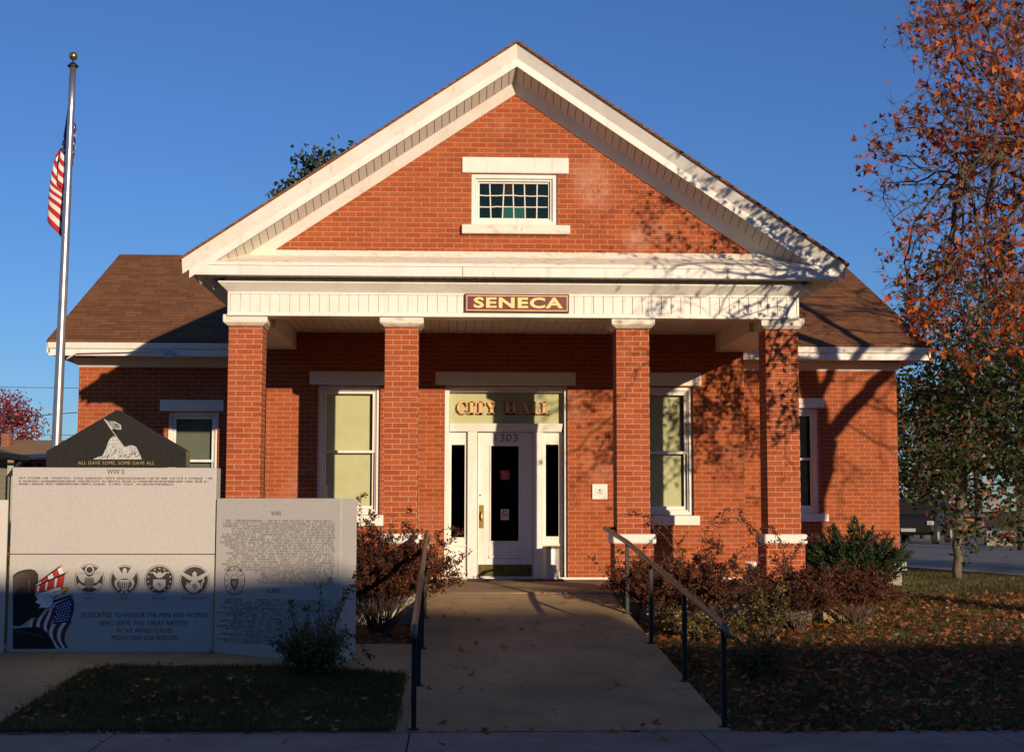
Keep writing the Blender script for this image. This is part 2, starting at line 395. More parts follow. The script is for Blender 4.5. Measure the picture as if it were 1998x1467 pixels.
M['jun'] = leafmat('juniper_needle', [(0.0, (0.012, 0.026, 0.011)), (0.7, (0.028, 0.058, 0.024)), (1.0, (0.07, 0.075, 0.03))], 0.15)
M['redtree'] = leafmat('crimson_leaf', [(0.0, (0.16, 0.02, 0.02)), (0.6, (0.30, 0.035, 0.035)), (1.0, (0.38, 0.10, 0.08))], 0.3)
M['fall'] = leafmat('fallen_leaf', [(0.0, (0.13, 0.045, 0.02)), (0.35, (0.30, 0.095, 0.03)), (0.7, (0.46, 0.16, 0.05)), (0.9, (0.55, 0.29, 0.13)), (1.0, (0.24, 0.03, 0.018))], 0.2)
M['blade'] = leafmat('grass_blade', [(0.0, (0.034, 0.042, 0.012)), (0.45, (0.075, 0.088, 0.022)), (0.75, (0.15, 0.145, 0.036)), (1.0, (0.26, 0.20, 0.075))], 0.25)
def soil():
    t = NT('lawn_soil'); p = t.pos(); n = t.noise(0.8, 6, 0.6, p); n2 = t.noise(24, 6, 0.7, p)
    c = t.mix(t.mapr(n, 0.35, 0.65), (0.060, 0.058, 0.018), (0.11, 0.075, 0.028))
    c = t.mix(t.mapr(n2, 0.45, 0.7, 0, 0.6), c, (0.15, 0.085, 0.036)); t.bump(n2, 0.7, 0.03)
    return t.fin(c, 0.95, 0, 0.15)
M['soil'] = soil()

# ------------------------------------------------------------------ ground
R0, SL = 12.3, 0.125                       # foot of the ramp and its slope
def interp(v, pts):
    if v <= pts[0][0]: return pts[0][1]
    for (a, b), (c, d) in zip(pts, pts[1:]):
        if v <= c: return b + (d-b)*(v-a)/(c-a)
    return pts[-1][1]
def gz(x, y):
    L = interp(y, [(9.3, -0.02), (12.3, -0.02), (15.4, 0.375), (18.5, 0.40), (23.9, 0.58), (30, 0.56), (60, 0.45), (400, 0.4)])
    Rr = interp(y, [(9.3, -0.02), (12.3, -0.02), (14.5, 0.15), (18.5, 0.44), (23.9, 0.58), (30, 0.56), (60, 0.45), (400, 0.4)])
    k = min(1, max(0, (x + 0.3) / 2.2))
    z = L*(1-k) + Rr*k
    if y < 9.3: z = -0.17
    return z
xs = sorted(set([-300, -120, -60, -30, -15, -10] + [round(-8 + 0.5*i, 2) for i in range(41)] + [14, 20, 30, 60, 120, 300] + [-0.3, 1.9]))
ys = sorted(set([-120, -60, -30, -15, 0, 9.29, 9.3] + [round(9.8+0.5*i, 2) for i in range(36)] + [12.3, 14.5, 15.4, 18.5, 23.9, 30, 36, 45, 60, 90, 150, 400]))
g = MB()
g.v = [(x, y, gz(x, y)) for y in ys for x in xs]
nx = len(xs)
g.f = [(j*nx+i, j*nx+i+1, (j+1)*nx+i+1, (j+1)*nx+i) for j in range(len(ys)-1) for i in range(nx-1)]
g.m = [0]*len(g.f)
kind(g.build('ground', M['soil'], smooth=False), 'structure')
# front road, kerb, sidewalk
b = MB(); b.quad((-200, -9, -0.16), (200, -9, -0.16), (200, 9.1, -0.16), (-200, 9.1, -0.16)); kind(b.build('road', M['asph']), 'structure')
b = MB(); b.box(-60, 60, 9.1, 9.26, -0.3, 0.005); kind(b.build('kerb', M['side'], bevel=0.02), 'structure')
b = MB()
xj = [-40] + [-9.05 + 1.52*i for i in range(14)] + [40]
jx = [P(795, 1440, 11.7)[0] + 2.45*k for k in range(-5, 6)]
jx = [-40] + jx + [40]
for a, c in zip(jx, jx[1:]): b.box(a+0.006, c-0.006, 10.4, 12.29, -0.1, 0.0)
kind(b.build('sidewalk', M['side'], bevel=0.008), 'structure')
# the ramp up to the porch, with a step-free crest
def rz(y): return SL*(y-R0)
def rampx(y): return 2.34 - (y-R0)*0.057
RL = -0.40
b = MB()
yy = [12.296, 13.2, 14.3, 15.4, 16.5, 17.56]
for y0, y1 in zip(yy[:-1], yy[1:]):
    pass
b.add([(RL, 12.296, -0.1), (rampx(12.3), 12.296, -0.1), (rampx(17.55), 17.55, -0.1), (RL, 17.55, -0.1),
       (RL, 12.296, 0.008), (rampx(12.3), 12.296, 0.008), (rampx(17.55), 17.55, rz(17.55)+0.008), (RL, 17.55, rz(17.55)+0.008)],
      [(0,3,2,1),(4,5,6,7),(0,1,5,4),(1,2,6,5),(2,3,7,6),(3,0,4,7)])
b.add([(RL, 17.565, -0.1), (rampx(17.56), 17.565, -0.1), (rampx(18.44), 18.449, -0.1), (RL, 18.449, -0.1),
       (RL, 17.565, rz(17.565)+0.006), (rampx(17.56), 17.565, rz(17.565)+0.006), (rampx(18.44), 18.44, 0.776), (RL, 18.449, 0.7895)],
      [(0,3,2,1),(4,5,6,7),(0,1,5,4),(1,2,6,5),(2,3,7,6),(3,0,4,7)])
kind(b.build('walkway_ramp', M['conc']), 'structure')
# memorial path on the left: follows the slope of the ramp
b = MB()
pl = lambda x, y: (x, y, SL*(min(y, 15.4)-R0)+0.0)
def grow(pts, z=0.0): return [(x, y, pl(x, y)[2]+z) for x, y in pts]
pa = grow([(-12, 12.30), (RL-0.004, 12.30), (RL-0.004, 15.4), (-12, 15.4)])
b.add(pa, [(0, 1, 2, 3)])
b.add(grow([(-12, 15.404), (RL-0.004, 15.404), (RL-0.004, 15.95), (-12, 15.95)]), [(0, 1, 2, 3)])
kind(b.build('memorial_path', M['conc']), 'structure')
# grass patch in front of the memorial
PATCH = [(-3.86, 12.34), (-0.50, 12.33), (-0.48, 14.2), (-1.6, 14.5), (-3.45, 14.55), (-3.62, 14.35)]
b = MB(); n = len(PATCH)
top = []
b.add(grow(PATCH, 0.035) + grow(PATCH, 0.003), [tuple(range(n))] + [(i, n+i, n+(i+1) % n, (i+1) % n) for i in range(n)])
kind(b.build('grass_verge', M['soil']), 'structure')
# asphalt lot and street on the right, behind
def lot(pts, name, mat, z):
    bb = MB(); bb.add([(x, y, gz(x, y)+z) for x, y in pts], [tuple(range(len(pts)))]); return kind(bb.build(name, mat), 'structure')
bb = MB()
edge = [(12.6, 19.5), (11.5, 23), (10.75, 26.5), (9.75, 31), (9.0, 36), (8.8, 45), (8.8, 60), (8.8, 90)]
for (xa, ya), (xb, yb) in zip(edge, edge[1:]):
    bb.quad((xa, ya, gz(xa, ya)+0.03), (45, ya, gz(45, ya)+0.03), (45, yb, gz(45, yb)+0.03), (xb, yb, gz(xb, yb)+0.03))
kind(bb.build('parking_road', M['lot']), 'structure')
bb = MB()
for (xa, ya), (xb, yb) in zip(edge, edge[1:]):
    bb.add([(xa-0.22, ya, gz(xa, ya)+0.05), (xa, ya, gz(xa, ya)+0.05), (xb, yb, gz(xb, yb)+0.05), (xb-0.22, yb, gz(xb, yb)+0.05),
            (xa-0.22, ya, gz(xa, ya)-0.1), (xb-0.22, yb, gz(xb, yb)-0.1), (xa, ya, gz(xa, ya)-0.1), (xb, yb, gz(xb, yb)-0.1)],
           [(0, 1, 2, 3), (0, 3, 5, 4), (1, 6, 7, 2)])
kind(bb.build('road_edge', M['conc2']), 'structure')

# ------------------------------------------------------------------ city hall
XC = 0.77
YF, YE, YCOL, YT, YW, YG = 18.3, 18.62, 18.70, 18.75, 21.7, 23.9
hall = thing('city_hall', 'one storey red brick city hall with a white gabled portico on four brick columns', 'town hall', (XC, YE, 0.0))

def wall(name, x0, x1, z0, z1, holes, y, th=0.30, mat=None, parent=hall, origin=None):
    """front wall at depth y facing the street, with reveals round the openings (x0, x1, z0, z1)"""
    X = sorted(set([x0, x1] + [h[0] for h in holes] + [h[1] for h in holes]))
    Z = sorted(set([z0, z1] + [h[2] for h in holes] + [h[3] for h in holes]))
    m = MB()
    for a, c in zip(X, X[1:]):
        for d, e in zip(Z, Z[1:]):
            mx, mz = (a+c)/2, (d+e)/2
            if any(h[0] < mx < h[1] and h[2] < mz < h[3] for h in holes): continue
            m.quad((a, y, d), (c, y, d), (c, y, e), (a, y, e)); m.quad((a, y+th, d), (a, y+th, e), (c, y+th, e), (c, y+th, d))
    for h in holes:
        a, c, d, e = h
        m.quad((a, y, d), (a, y, e), (a, y+th, e), (a, y+th, d)); m.quad((c, y, d), (c, y+th, d), (c, y+th, e), (c, y, e))
        m.quad((a, y, e), (c, y, e), (c, y+th, e), (a, y+th, e)); m.quad((a, y, d), (a, y+th, d), (c, y+th, d), (c, y, d))
    m.quad((x0, y, z0), (x0, y, z1), (x0, y+th, z1), (x0, y+th, z0)); m.quad((x1, y, z0), (x1, y+th, z0), (x1, y+th, z1), (x1, y, z1))
    m.quad((x0, y, z1), (x1, y, z1), (x1, y+th, z1), (x0, y+th, z1))
    return m.build(name, mat or M['brick'], parent, origin or (x0, y, z0))

WL = (-2.09, -1.145, 1.75, 3.70); WR = (2.675, 3.605, 1.75, 3.70); DR = (-0.175, 1.69, 0.80, 3.705)
wall('wall', -2.86, 4.39, 0.80, 4.75, [WL, WR, DR], YW, origin=(-2.06, YW, 0.798))
GL = (-4.765, -3.93, 1.75, 3.435); GR = (5.27, 6.10, 1.765, 3.53)
wall('wall', -6.235, -2.86, 0.98, 4.30, [GL], YG, origin=(-6.2, YG, 0.975))
wall('wall', 4.39, 7.435, 0.98, 4.30, [GR], YG, origin=(4.40, YG, 0.975))
# side and back walls, and the returns of the projecting centre
def sidewall(x, y0, y1, z0, z1, th=0.3):
    m = MB(); m.box(min(x, x+th), max(x, x+th), y0, y1, z0, z1); m.build('wall', M['brick'], hall, (x, y0, z0))
sidewall(-2.86, YW+0.301, YG-0.002, 0.80, 4.75); sidewall(4.39, YW+0.301, YG-0.002, 0.80, 4.75, -0.3)
sidewall(-6.235, YG+0.301, 32.0, 0.2, 4.30); sidewall(7.435, YG+0.301, 32.0, 0.2, 4.30, -0.3)
m = MB(); m.box(-6.235, 7.435, 32.001, 32.3, 0.2, 4.5); m.build('wall', M['brick'], hall, (-6.2, 32, 0.2))
for xg in (-6.235, 7.135):                                   # brick gable ends of the long roof
    m = MB(); m.yz([(23.7, 4.302), (32.3, 4.302), (28.0, 6.55)], xg, xg+0.3); m.build('gable_wall', M['brick'], hall, (xg, 24, 4.3))
# foundations and water table
for a, c, sx in ((-6.25, -2.865, -6.25), (4.395, 7.45, 7.15)):
    m = MB(); m.box(a, c, YG-0.02, YG+0.3, 0.2, 0.815); m.box(sx, sx+0.3, YG+0.30, 32.3, 0.1, 0.8149); m.build('foundation', M['conc2'], hall)
for a, c in ((-6.32, -2.867), (4.397, 7.52)):
    m = MB(); m.yz([(YG-0.085, 0.817), (YG-0.085, 0.925), (YG-0.06, 0.965), (YG-0.002, 0.978), (YG+0.3, 0.978), (YG+0.3, 0.817)], a, c)
    m.build('water_table', M['white2'], hall, bevel=0.01)
m = MB(); m.box(7.437, 7.52, YG+0.301, 32.3, 0.817, 0.975); m.build('water_table', M['white2'], hall)
# porch floor slab with its pale foot
m = MB()
m.box(-3.10, RL-0.002, 18.45, YW-0.002, 0.30, 0.79); m.box(RL-0.002, 2.02, 18.45, YW-0.002, 0.30, 0.79); m.box(2.02, 4.66, 18.45, YW-0.002, 0.30, 0.79)
m.xz([(4.66, 0.3), (5.02, 0.3), (5.02, 0.43), (4.93, 0.50), (4.66, 0.64)], 18.2, 18.9)
m.build('porch_floor', M['conc'], hall)
m = MB(); m.box(2.36, 4.66, 18.40, 18.449, 0.2, 0.788); m.build('porch_face', M['conc2'], hall, bevel=0.006)
m = MB(); m.box(-3.10, RL-0.01, 18.40, 18.449, 0.2, 0.788); m.build('porch_face', M['conc2'], hall, bevel=0.006)
m = MB(); m.box(-2.84, 4.37, YW-0.03, YW-0.003, 0.792, 0.822); m.build('wall_base', M['white2'], hall)

# columns -----------------------------------------------------------
def column(x):
    cb = MB(); cb.box(x-0.2165, x+0.2165, YCOL, YCOL+0.433, 1.535, 4.24)
    col = cb.build('column', M['brickc'], hall, (x-0.2165, YCOL, 1.535))
    cap = MB()
    a, bb_ = 0.288, 0.228
    z0, z1, z2 = 4.215, 4.262, 4.362
    y0, y1 = YCOL-0.075, YCOL+0.433+0.075
    v = [(x-bb_, y0+0.05, z0), (x+bb_, y0+0.05, z0), (x+bb_, y1-0.05, z0), (x-bb_, y1-0.05, z0),
         (x-a, y0, z1), (x+a, y0, z1), (x+a, y1, z1), (x-a, y1, z1), (x-a, y0, z2), (x+a, y0, z2), (x+a, y1, z2), (x-a, y1, z2)]
    f = [(0, 3, 2, 1), (8, 9, 10, 11)] + [(i, (i+1) % 4, 4+(i+1) % 4, 4+i) for i in range(4)] + [(4+i, 4+(i+1) % 4, 8+(i+1) % 4, 8+i) for i in range(4)]
    cap.add(v, f); cap.build('capital', M['peel'], col, bevel=0.012)
    pb = MB(); pb.box(x-0.255, x+0.255, YCOL-0.05, YCOL+0.48, 0.79, 1.405); pb.build('pedestal', M['brickc'], col, (x-0.255+0.03, YCOL, 0.79))
    st = MB(); st.box(x-0.285, x+0.285, YCOL-0.085, YCOL+0.515, 1.40, 1.532); st.build('pedestal_stone', M['white2'], col, bevel=0.03, seg=3)
for cx in (-2.748, -0.717, 2.318, 4.298): column(cx)

# entablature -------------------------------------------------------
HW = 3.745
m = MB()
xa, xb = XC-HW, XC+HW
m.box(xa, xb, YE+0.022, YE+0.52, 4.37, 4.675)                       # front beam core
m.box(xa, xa+0.56, YE+0.521, YW-0.003, 4.235, 4.675); m.box(xb-0.56, xb, YE+0.521, YW-0.003, 4.235, 4.675)
m.build('beam', M['white'], hall, bevel=0.004)
m = MB()
m.box(xa, xb, YE, YE+0.02, 4.628, 4.66); m.box(xa, xb, YE, YE+0.02, 4.366, 4.398)
m.box(xa, xa+0.03, YE, YE+0.02, 4.398, 4.628); m.box(xb-0.03, xb, YE, YE+0.02, 4.398, 4.628)
m.box(xa, xb, YE-0.03, YE+0.3, 4.340, 4.365)
m.build('frieze_trim', M['white'], hall, bevel=0.003)
m = MB(); nb = 58; pw = (xb-xa-0.06)/nb
for i in range(nb):
    x0 = xa+0.03+pw*i; m.box(x0+0.004, x0+pw-0.004, YE+0.008, YE+0.021, 4.399, 4.627)
m.build('frieze_boards', M['white'], hall, bevel=0.003, seg=1)
m = MB()                                                           # crown on three sides
def crown(x0, x1, y0):
    pr = [(0.0, 4.66), (-0.11, 4.765), (-0.11, 4.785), (0.10, 4.785), (0.10, 4.66)]
    v = []
    for sx, x in ((-1, x0), (1, x1)):
        for d, z in pr: v.append((x + (sx*(-d) if d < 0 else 0), y0 + d, z))
    n = len(pr)
    m.add(v, [tuple(range(n)), tuple(range(2*n-1, n-1, -1))] + [(i, (i+1) % n, n+(i+1) % n, n+i) for i in range(n)])
crown(xa, xb, YE-0.002)
for sgn, x in ((-1, xa), (1, xb)):
    m.add([(x, YE+0.10, 4.66), (x+sgn*0.11, YE-0.1, 4.765), (x+sgn*0.11, YE-0.1, 4.785), (x-sgn*0.1, YE+0.10, 4.785),
           (x, YW+2, 4.66), (x+sgn*0.11, YW+2, 4.765), (x+sgn*0.11, YW+2, 4.785), (x-sgn*0.1, YW+2, 4.785)],
          [(0, 1, 2, 3), (7, 6, 5, 4), (0, 4, 5, 1), (1, 5, 6, 2), (3, 2, 6, 7), (0, 3, 7, 4)])
m.box(xa-0.02, xb+0.02, YE-0.09, YE+0.2, 4.786, 4.829)
m.build('crown_moulding', M['white'], hall)
for sgn, x in ((-1, xa), (1, xb)):
    m = MB(); m.box(min(x, x-sgn*0.5), max(x, x-sgn*0.5), YW+0.0, YG+0.2, 4.3, 4.66); m.build('side_frieze', M['white'], hall)
# porch ceiling in narrow boards
m = MB(); k = int((YW-0.006-(YE+0.53))/0.13)
m.box(xa+0.561, xb-0.561, YE+0.523, YW-0.004, 4.520, 4.56)
cb = MB(); nbx = 50; cw = (xb-xa-1.124)/nbx
for i in range(nbx): cb.box(xa+0.562+cw*i+0.004, xa+0.562+cw*(i+1)-0.004, YE+0.524, YW-0.005, 4.495, 4.519)
ceil = cb.build('porch_ceiling', M['soffit'], hall); m.build('ceiling_backing', M['dgroove'], ceil)
for px, py in ((995, 635), (1356, 645)):
    x, z = P(px, py, 19.9); lm = MB(); lm.lathe((x, 19.9, 4.493), [(0.13, 0.0), (0.13, -0.02), (0.10, -0.05), (0.05, -0.065)], 20); lm.build('ceiling_light', M['blind'], hall, smooth=True)

# gable: cornice, tympanum, rake -------------------------------------
HC = 4.178; xl, xr = XC-HC, XC+HC-0.0
m = MB(); m.box(xl, xr, YF, YF+0.03, 4.826, 4.975); m.box(xl, xl+0.03, YF+0.031, 22.6, 4.826, 4.975); m.box(xr-0.03, xr, YF+0.031, 22.6, 4.826, 4.975)
m.box(xl-0.01, xr+0.01, YF-0.014, YF-0.001, 4.95, 4.98)
m.build('cornice', M['white'], hall, bevel=0.004)
m = MB(); m.box(xl+0.031, xr-0.031, YF+0.031, 22.6, 4.850, 4.864); cb = MB(); nn = 62; cw = (xr-xl-0.064)/nn
for i in range(nn): cb.box(xl+0.032+cw*i+0.0045, xl+0.032+cw*(i+1)-0.0045, YF+0.032, YE-0.04, 4.830, 4.849)
k = int((22.5-YE)/0.135)
for i in range(k):
    for x0, x1 in ((xl+0.032, xa-0.1), (xb+0.1, xr-0.032)):
        cb.box(x0, x1, YE-0.035+0.135*i, YE-0.035+0.135*i+0.127, 4.830, 4.849)
s = cb.build('cornice_soffit', M['soffit'], hall); m.build('soffit_backing', M['dgroove'], s)
m = MB(); m.yz([(YF+0.001, 4.976), (YT+0.0, 5.09), (YT+0.0, 5.225), (YT-0.10, 5.215), (YT-0.16, 5.13), (YF+0.001, 5.0)], xl+0.03, xr-0.03)
m.build('weathered_ledge', M['peel'], hall)
for px in (903, 1420):
    x = P(px, 525, YF)[0]; m = MB(); m.box(x-0.006, x+0.006, YF-0.0025, YF-0.0002, 4.828, 4.948); m.build('board_joint', M['rustj'], hall)
AP, SLP = 7.919, 0.674                                             # apex height and slope of the portico roof
def zr_(x, off=0.0): return AP - SLP*abs(x-XC) - off
m = MB()
tx = (AP-0.30-5.1)/SLP
GW = (0.185, 1.325, 5.59, 6.28)
def tymp(y0, y1):
    # brick triangle with the window left open
    a, c, d, e = GW; zb = 5.08
    def strip(x0, x1, z0):
        pts = [(x0, z0), (x1, z0)]
        top = [(x1, zr_(x1, 0.28))] + ([(XC, zr_(XC, 0.28))] if x0 < XC < x1 else []) + [(x0, zr_(x0, 0.28))]
        m.xz(pts + top, y0, y1)
    strip(XC-3.72, a, zb); strip(c, XC+3.72, zb)
    m.box(a, c, y0, y1, zb, d)
    strip(a, c, e)
tymp(YT, YT+0.30); m.build('gable_wall', M['brick'], hall, (XC+0.05, YT, 5.21))
def chevron(o1, o2, y0, y1, name, mat, hw=4.13, y0b=None):
    mm = MB()
    for sgn in (-1, 1):
        xe = XC + sgn*hw
        v = [(XC, y0, AP-o1), (xe, y0, zr_(xe, o1)), (xe, y0b or y0, zr_(xe, o2)), (XC, y0b or y0, AP-o2),
             (XC, y1, AP-o1), (xe, y1, zr_(xe, o1)), (xe, y1, zr_(xe, o2)), (XC, y1, AP-o2)]
        mm.add(v, [(0, 1, 2, 3), (7, 6, 5, 4), (0, 4, 5, 1), (3, 2, 6, 7), (1, 5, 6, 2)] if sgn > 0 else [(3, 2, 1, 0), (4, 5, 6, 7), (1, 5, 4, 0), (7, 6, 2, 3), (2, 6, 5, 1)])
    return mm.build(name, mat, hall)
chevron(0.035, 0.208, YF-0.10, YF+0.02, 'rake_crown', M['white'], 4.27, YF-0.012)
chevron(0.209, 0.318, YF-0.012, YF+0.02, 'rake_board', M['white'], 4.185)
YS, OS = 18.60, 0.405                                             # inner edge of the sloping soffit
mm = MB()
for sgn in (-1, 1):
    xe = XC+sgn*4.1
    mm.quad((XC, YF+0.021, AP-0.285), (xe, YF+0.021, zr_(xe, 0.285)), (xe, YS+0.05, zr_(xe, OS-0.012)), (XC, YS+0.05, AP-OS+0.012))
rsb = None
n = 42; mb2 = MB()
for sgn in (-1, 1):
    for i in range(n):
        xa_ = XC+sgn*4.1*i/n + sgn*0.004; xb_ = XC+sgn*4.1*(i+1)/n - sgn*0.004
        q = [(xa_, YF+0.022, zr_(xa_, 0.300)), (xb_, YF+0.022, zr_(xb_, 0.300)), (xb_, YS, zr_(xb_, OS)), (xa_, YS, zr_(xa_, OS))]
        q2 = [(x, y, z-0.012) for x, y, z in q]
        mb2.add(q+q2, [(0, 3, 2, 1), (4, 5, 6, 7), (0, 1, 5, 4), (1, 2, 6, 5), (2, 3, 7, 6), (3, 0, 4, 7)])
rso = mb2.build('rake_soffit', M['soffit'], hall); mm.build('soffit_backing', M['dgroove'], rso)
chevron(0.395, 0.560, YS-0.005, YT+0.02, 'rake_frieze', M['white'], 3.95, YT-0.022)
# roofs
def slab(name, quads, th, mat):
    mm = MB()
    for q in quads:
        lo = [(x, y, z-th) for x, y, z in q]
        mm.add(q + lo, [(0, 1, 2, 3), (7, 6, 5, 4), (0, 4, 5, 1), (1, 5, 6, 2), (2, 6, 7, 3), (3, 7, 4, 0)])
    return mm.build(name, mat, hall, (0, 0, 0))
e = 4.30; Y1 = 33.0
slab('roof', [[(XC-e, YF-0.13, zr_(XC-e)), (XC, YF-0.13, AP), (XC, Y1, AP), (XC-e, Y1, zr_(XC-e))],
              [(XC, YF-0.13, AP), (XC+e, YF-0.13, zr_(XC+e)), (XC+e, Y1, zr_(XC+e)), (XC, Y1, AP)]], 0.034, M['shingle'])
YEV = 23.38
zE, RYD = 4.545, 28.05
zR = P(300, 497, RYD)[1]
slab('roof', [[(-6.63, YEV-0.03, zE), (7.86, YEV-0.03, zE), (7.62, RYD, zR), (-6.60, RYD, zR)],
              [(-6.60, RYD, zR), (7.62, RYD, zR), (7.86, 32.75, zE), (-6.63, 32.75, zE)]], 0.035, M['shingle'])
m = MB(); m.xz([(XC-3.7, 4.2), (XC+3.7, 4.2), (XC+3.7, 5.2), (XC, AP-0.1), (XC-3.7, 5.2)], 32.301, 32.5); m.build('gable_wall', M['brick'], hall, (XC, 32.3, 4.2))
# eaves of the wings: fascia, box soffit, crown
for a, c, s0 in ((-6.60, -2.9, -1), (4.40, 7.83, 1)):
    m = MB(); m.yz([(YEV, 4.30), (YEV, 4.40), (YEV-0.03, 4.42), (YEV-0.05, 4.508), (YEV+0.02, 4.508), (YEV+0.02, 4.30)], a, c)
    m.build('eave_fascia', M['white'], hall)
for a, c, u, v in ((-6.58, -2.86, -6.58, -6.24), (4.39, 7.81, 7.44, 7.81)):
    m = MB(); m.box(a, c, YEV+0.021, YG+0.2, 4.315, 4.33); m.box(u, v, YG+0.20, 32.6, 4.3151, 4.3299); m.build('eave_soffit', M['soffit'], hall)
for a, c, s0 in ((-6.25, -2.865, -1), (4.395, 7.45, 1)):
    x0 = a-0.09 if s0 < 0 else a; x1 = c+0.09 if s0 > 0 else c
    m = MB(); m.add([(a, YG-0.004, 4.165), (c, YG-0.004, 4.165), (x1, YG-0.10, 4.29), (x0, YG-0.10, 4.29), (x0, YG-0.10, 4.314), (x1, YG-0.10, 4.314), (a, YG+0.1, 4.314), (c, YG+0.1, 4.314), (a, YG+0.1, 4.165), (c, YG+0.1, 4.165)],
          [(0, 1, 2, 3), (3, 2, 5, 4), (4, 5, 7, 6), (0, 3, 4, 6, 8), (1, 9, 7, 5, 2), (0, 8, 9, 1)])
    m.build('wing_crown', M['white'], hall)
for x0, x1, ridge in ((-6.63, -6.58, -6.60), (7.81, 7.86, 7.62)):   # barge boards of the long roof
    m = MB(); m.add([(x0, YEV, zE-0.20), (x1, YEV, zE-0.20), (x1, YEV, zE-0.04), (x0, YEV, zE-0.04), (ridge, RYD, zR-0.20), (ridge+0.05, RYD, zR-0.20), (ridge+0.05, RYD, zR-0.04), (ridge, RYD, zR-0.04)],
        [(0, 1, 2, 3), (0, 3, 7, 4), (1, 5, 6, 2), (0, 4, 5, 1), (2, 6, 7, 3)]); m.build('barge_board', M['white'], hall)

# lintels, sills, windows -------------------------------------------
def frame_rect(m, x0, x1, z0, z1, t, y0, y1, tb=None):
    tb = tb or t
    m.box(x0, x0+t, y0, y1, z0, z1); m.box(x1-t, x1, y0, y1, z0, z1)
    m.box(x0+t, x1-t, y0, y1, z1-t, z1); m.box(x0+t, x1-t, y0, y1, z0, z0+tb)
def window(h, y, lint, sill, meet, shade='blind', glass='glass'):
    x0, x1, z0, z1 = h; g = 0.003
    m = MB(); frame_rect(m, x0+g, x1-g, z0+g, z1-g, 0.055, y+0.055, y+0.20)
    frame_rect(m, x0+g+0.055, x1-g-0.055, z0+g+0.055, z1-g-0.055, 0.022, y+0.085, y+0.19)
    win = m.build('window', M['white'], hall, (x0, y, z0), bevel=0.004)
    a, c, d, e = x0+0.082, x1-0.082, z0+0.082, z1-0.082
    m = MB(); frame_rect(m, a, c, meet-0.02, e, 0.04, y+0.105, y+0.14); m.build('upper_sash', M['white'], win, bevel=0.004)
    m = MB(); frame_rect(m, a, c, d, meet+0.025, 0.042, y+0.142, y+0.175, 0.055); m.build('lower_sash', M['white'], win, bevel=0.004)
    m = MB(); m.box(a+0.035, c-0.035, y+0.120, y+0.124, meet, e-0.035); m.box(a+0.035, c-0.035, y+0.157, y+0.161, d+0.03, meet+0.01); m.build('pane', M[glass], win)
    m = MB(); m.box(a-0.03, c-0.075, y+0.215, y+0.219, d-0.03, e-0.045); m.tube([(a-0.03, y+0.222, e-0.05), (c-0.07, y+0.222, e-0.05)], 0.018, 8); m.build('shade', M[shade], win)
    m = MB(); m.box(a-0.05, c+0.05, y+0.26, y+0.265, d-0.03, e+0.03); m.build('inner_shade', M['blind2' if shade == 'blind' else 'dark'], win)
    m = MB(); m.box(*lint[:2], y-0.022, y+0.054, *lint[2:]); m.build('lintel', M['white2'], win, bevel=0.012)
    m = MB(); m.box(*sill[:2], y-0.05, y+0.054, *sill[2:]); m.build('sill', M['white2'], win, bevel=0.012)
window(WL, YW, (-2.215, -1.015, 3.705, 3.905), (-2.17, -1.065, 1.585, 1.748), 2.70)
window(WR, YW, (2.545, 3.735, 3.715, 3.92), (2.585, 3.69, 1.60, 1.748), 2.70)
window(GL, YG, (-4.895, -3.845, 3.438, 3.625), (-4.87, -3.82, 1.61, 1.748), 2.62, 'blindg')
window(GR, YG, (5.15, 6.195, 3.533, 3.70), (5.14, 6.23, 1.635, 1.763), 2.68, 'blindg')
# gable window of small coloured panes
x0, x1, z0, z1 = GW; g_ = 0.003
m = MB(); frame_rect(m, x0+g_, x1-g_, z0+g_, z1-g_, 0.055, YT+0.02, YT+0.16); frame_rect(m, x0+0.06, x1-0.06, z0+0.06, z1-0.06, 0.028, YT+0.05, YT+0.16)
frame_rect(m, x0+0.09, x1-0.09, z0+0.09, z1-0.09, 0.022, YT+0.085, YT+0.13)
gw = m.build('window', M['white'], hall, (x0, YT, z0), bevel=0.004)
a, c, d, e_ = x0+0.112, x1-0.112, z0+0.112, z1-0.112
m = MB()
for i in range(1, 6):
    x = a+(c-a)*i/6; m.tube([(x + random.Random(i).uniform(-.004, .004)*q, YT+0.115, d+(e_-d)*q/6) for q in range(7)], 0.009, 6)
for j in range(1, 3):
    z = d+(e_-d)*j/3; rr = random.Random(j+40); m.tube([(a+(c-a)*q/12, YT+0.115, z+rr.uniform(-.006, .006)) for q in range(13)], 0.0085, 6)
m.build('lead_bars', M['white2'], gw)
m = MB()
for i in range(6):
    for j in range(3):
        k = 0
        if (i, j) == (2, 2): k = 2
        if j == 0 and i in (2, 3): k = 1
        m.box(a+(c-a)*i/6, a+(c-a)*(i+1)/6-0.0005, YT+0.12, YT+0.126, d+(e_-d)*j/3, d+(e_-d)*(j+1)/3-0.0005, k)
m.build('pane', [M['teal'], M['teal2'], M['brown_glass']], gw)
m = MB(); m.box(0.062, 1.48, YT-0.03, YT+0.018, 6.285, 6.50); m.build('lintel', M['white2'], gw, bevel=0.014)
m = MB(); m.box(0.062, 1.495, YT-0.07, YT+0.018, 5.465, 5.587); m.build('sill', M['peel'], gw, bevel=0.012)

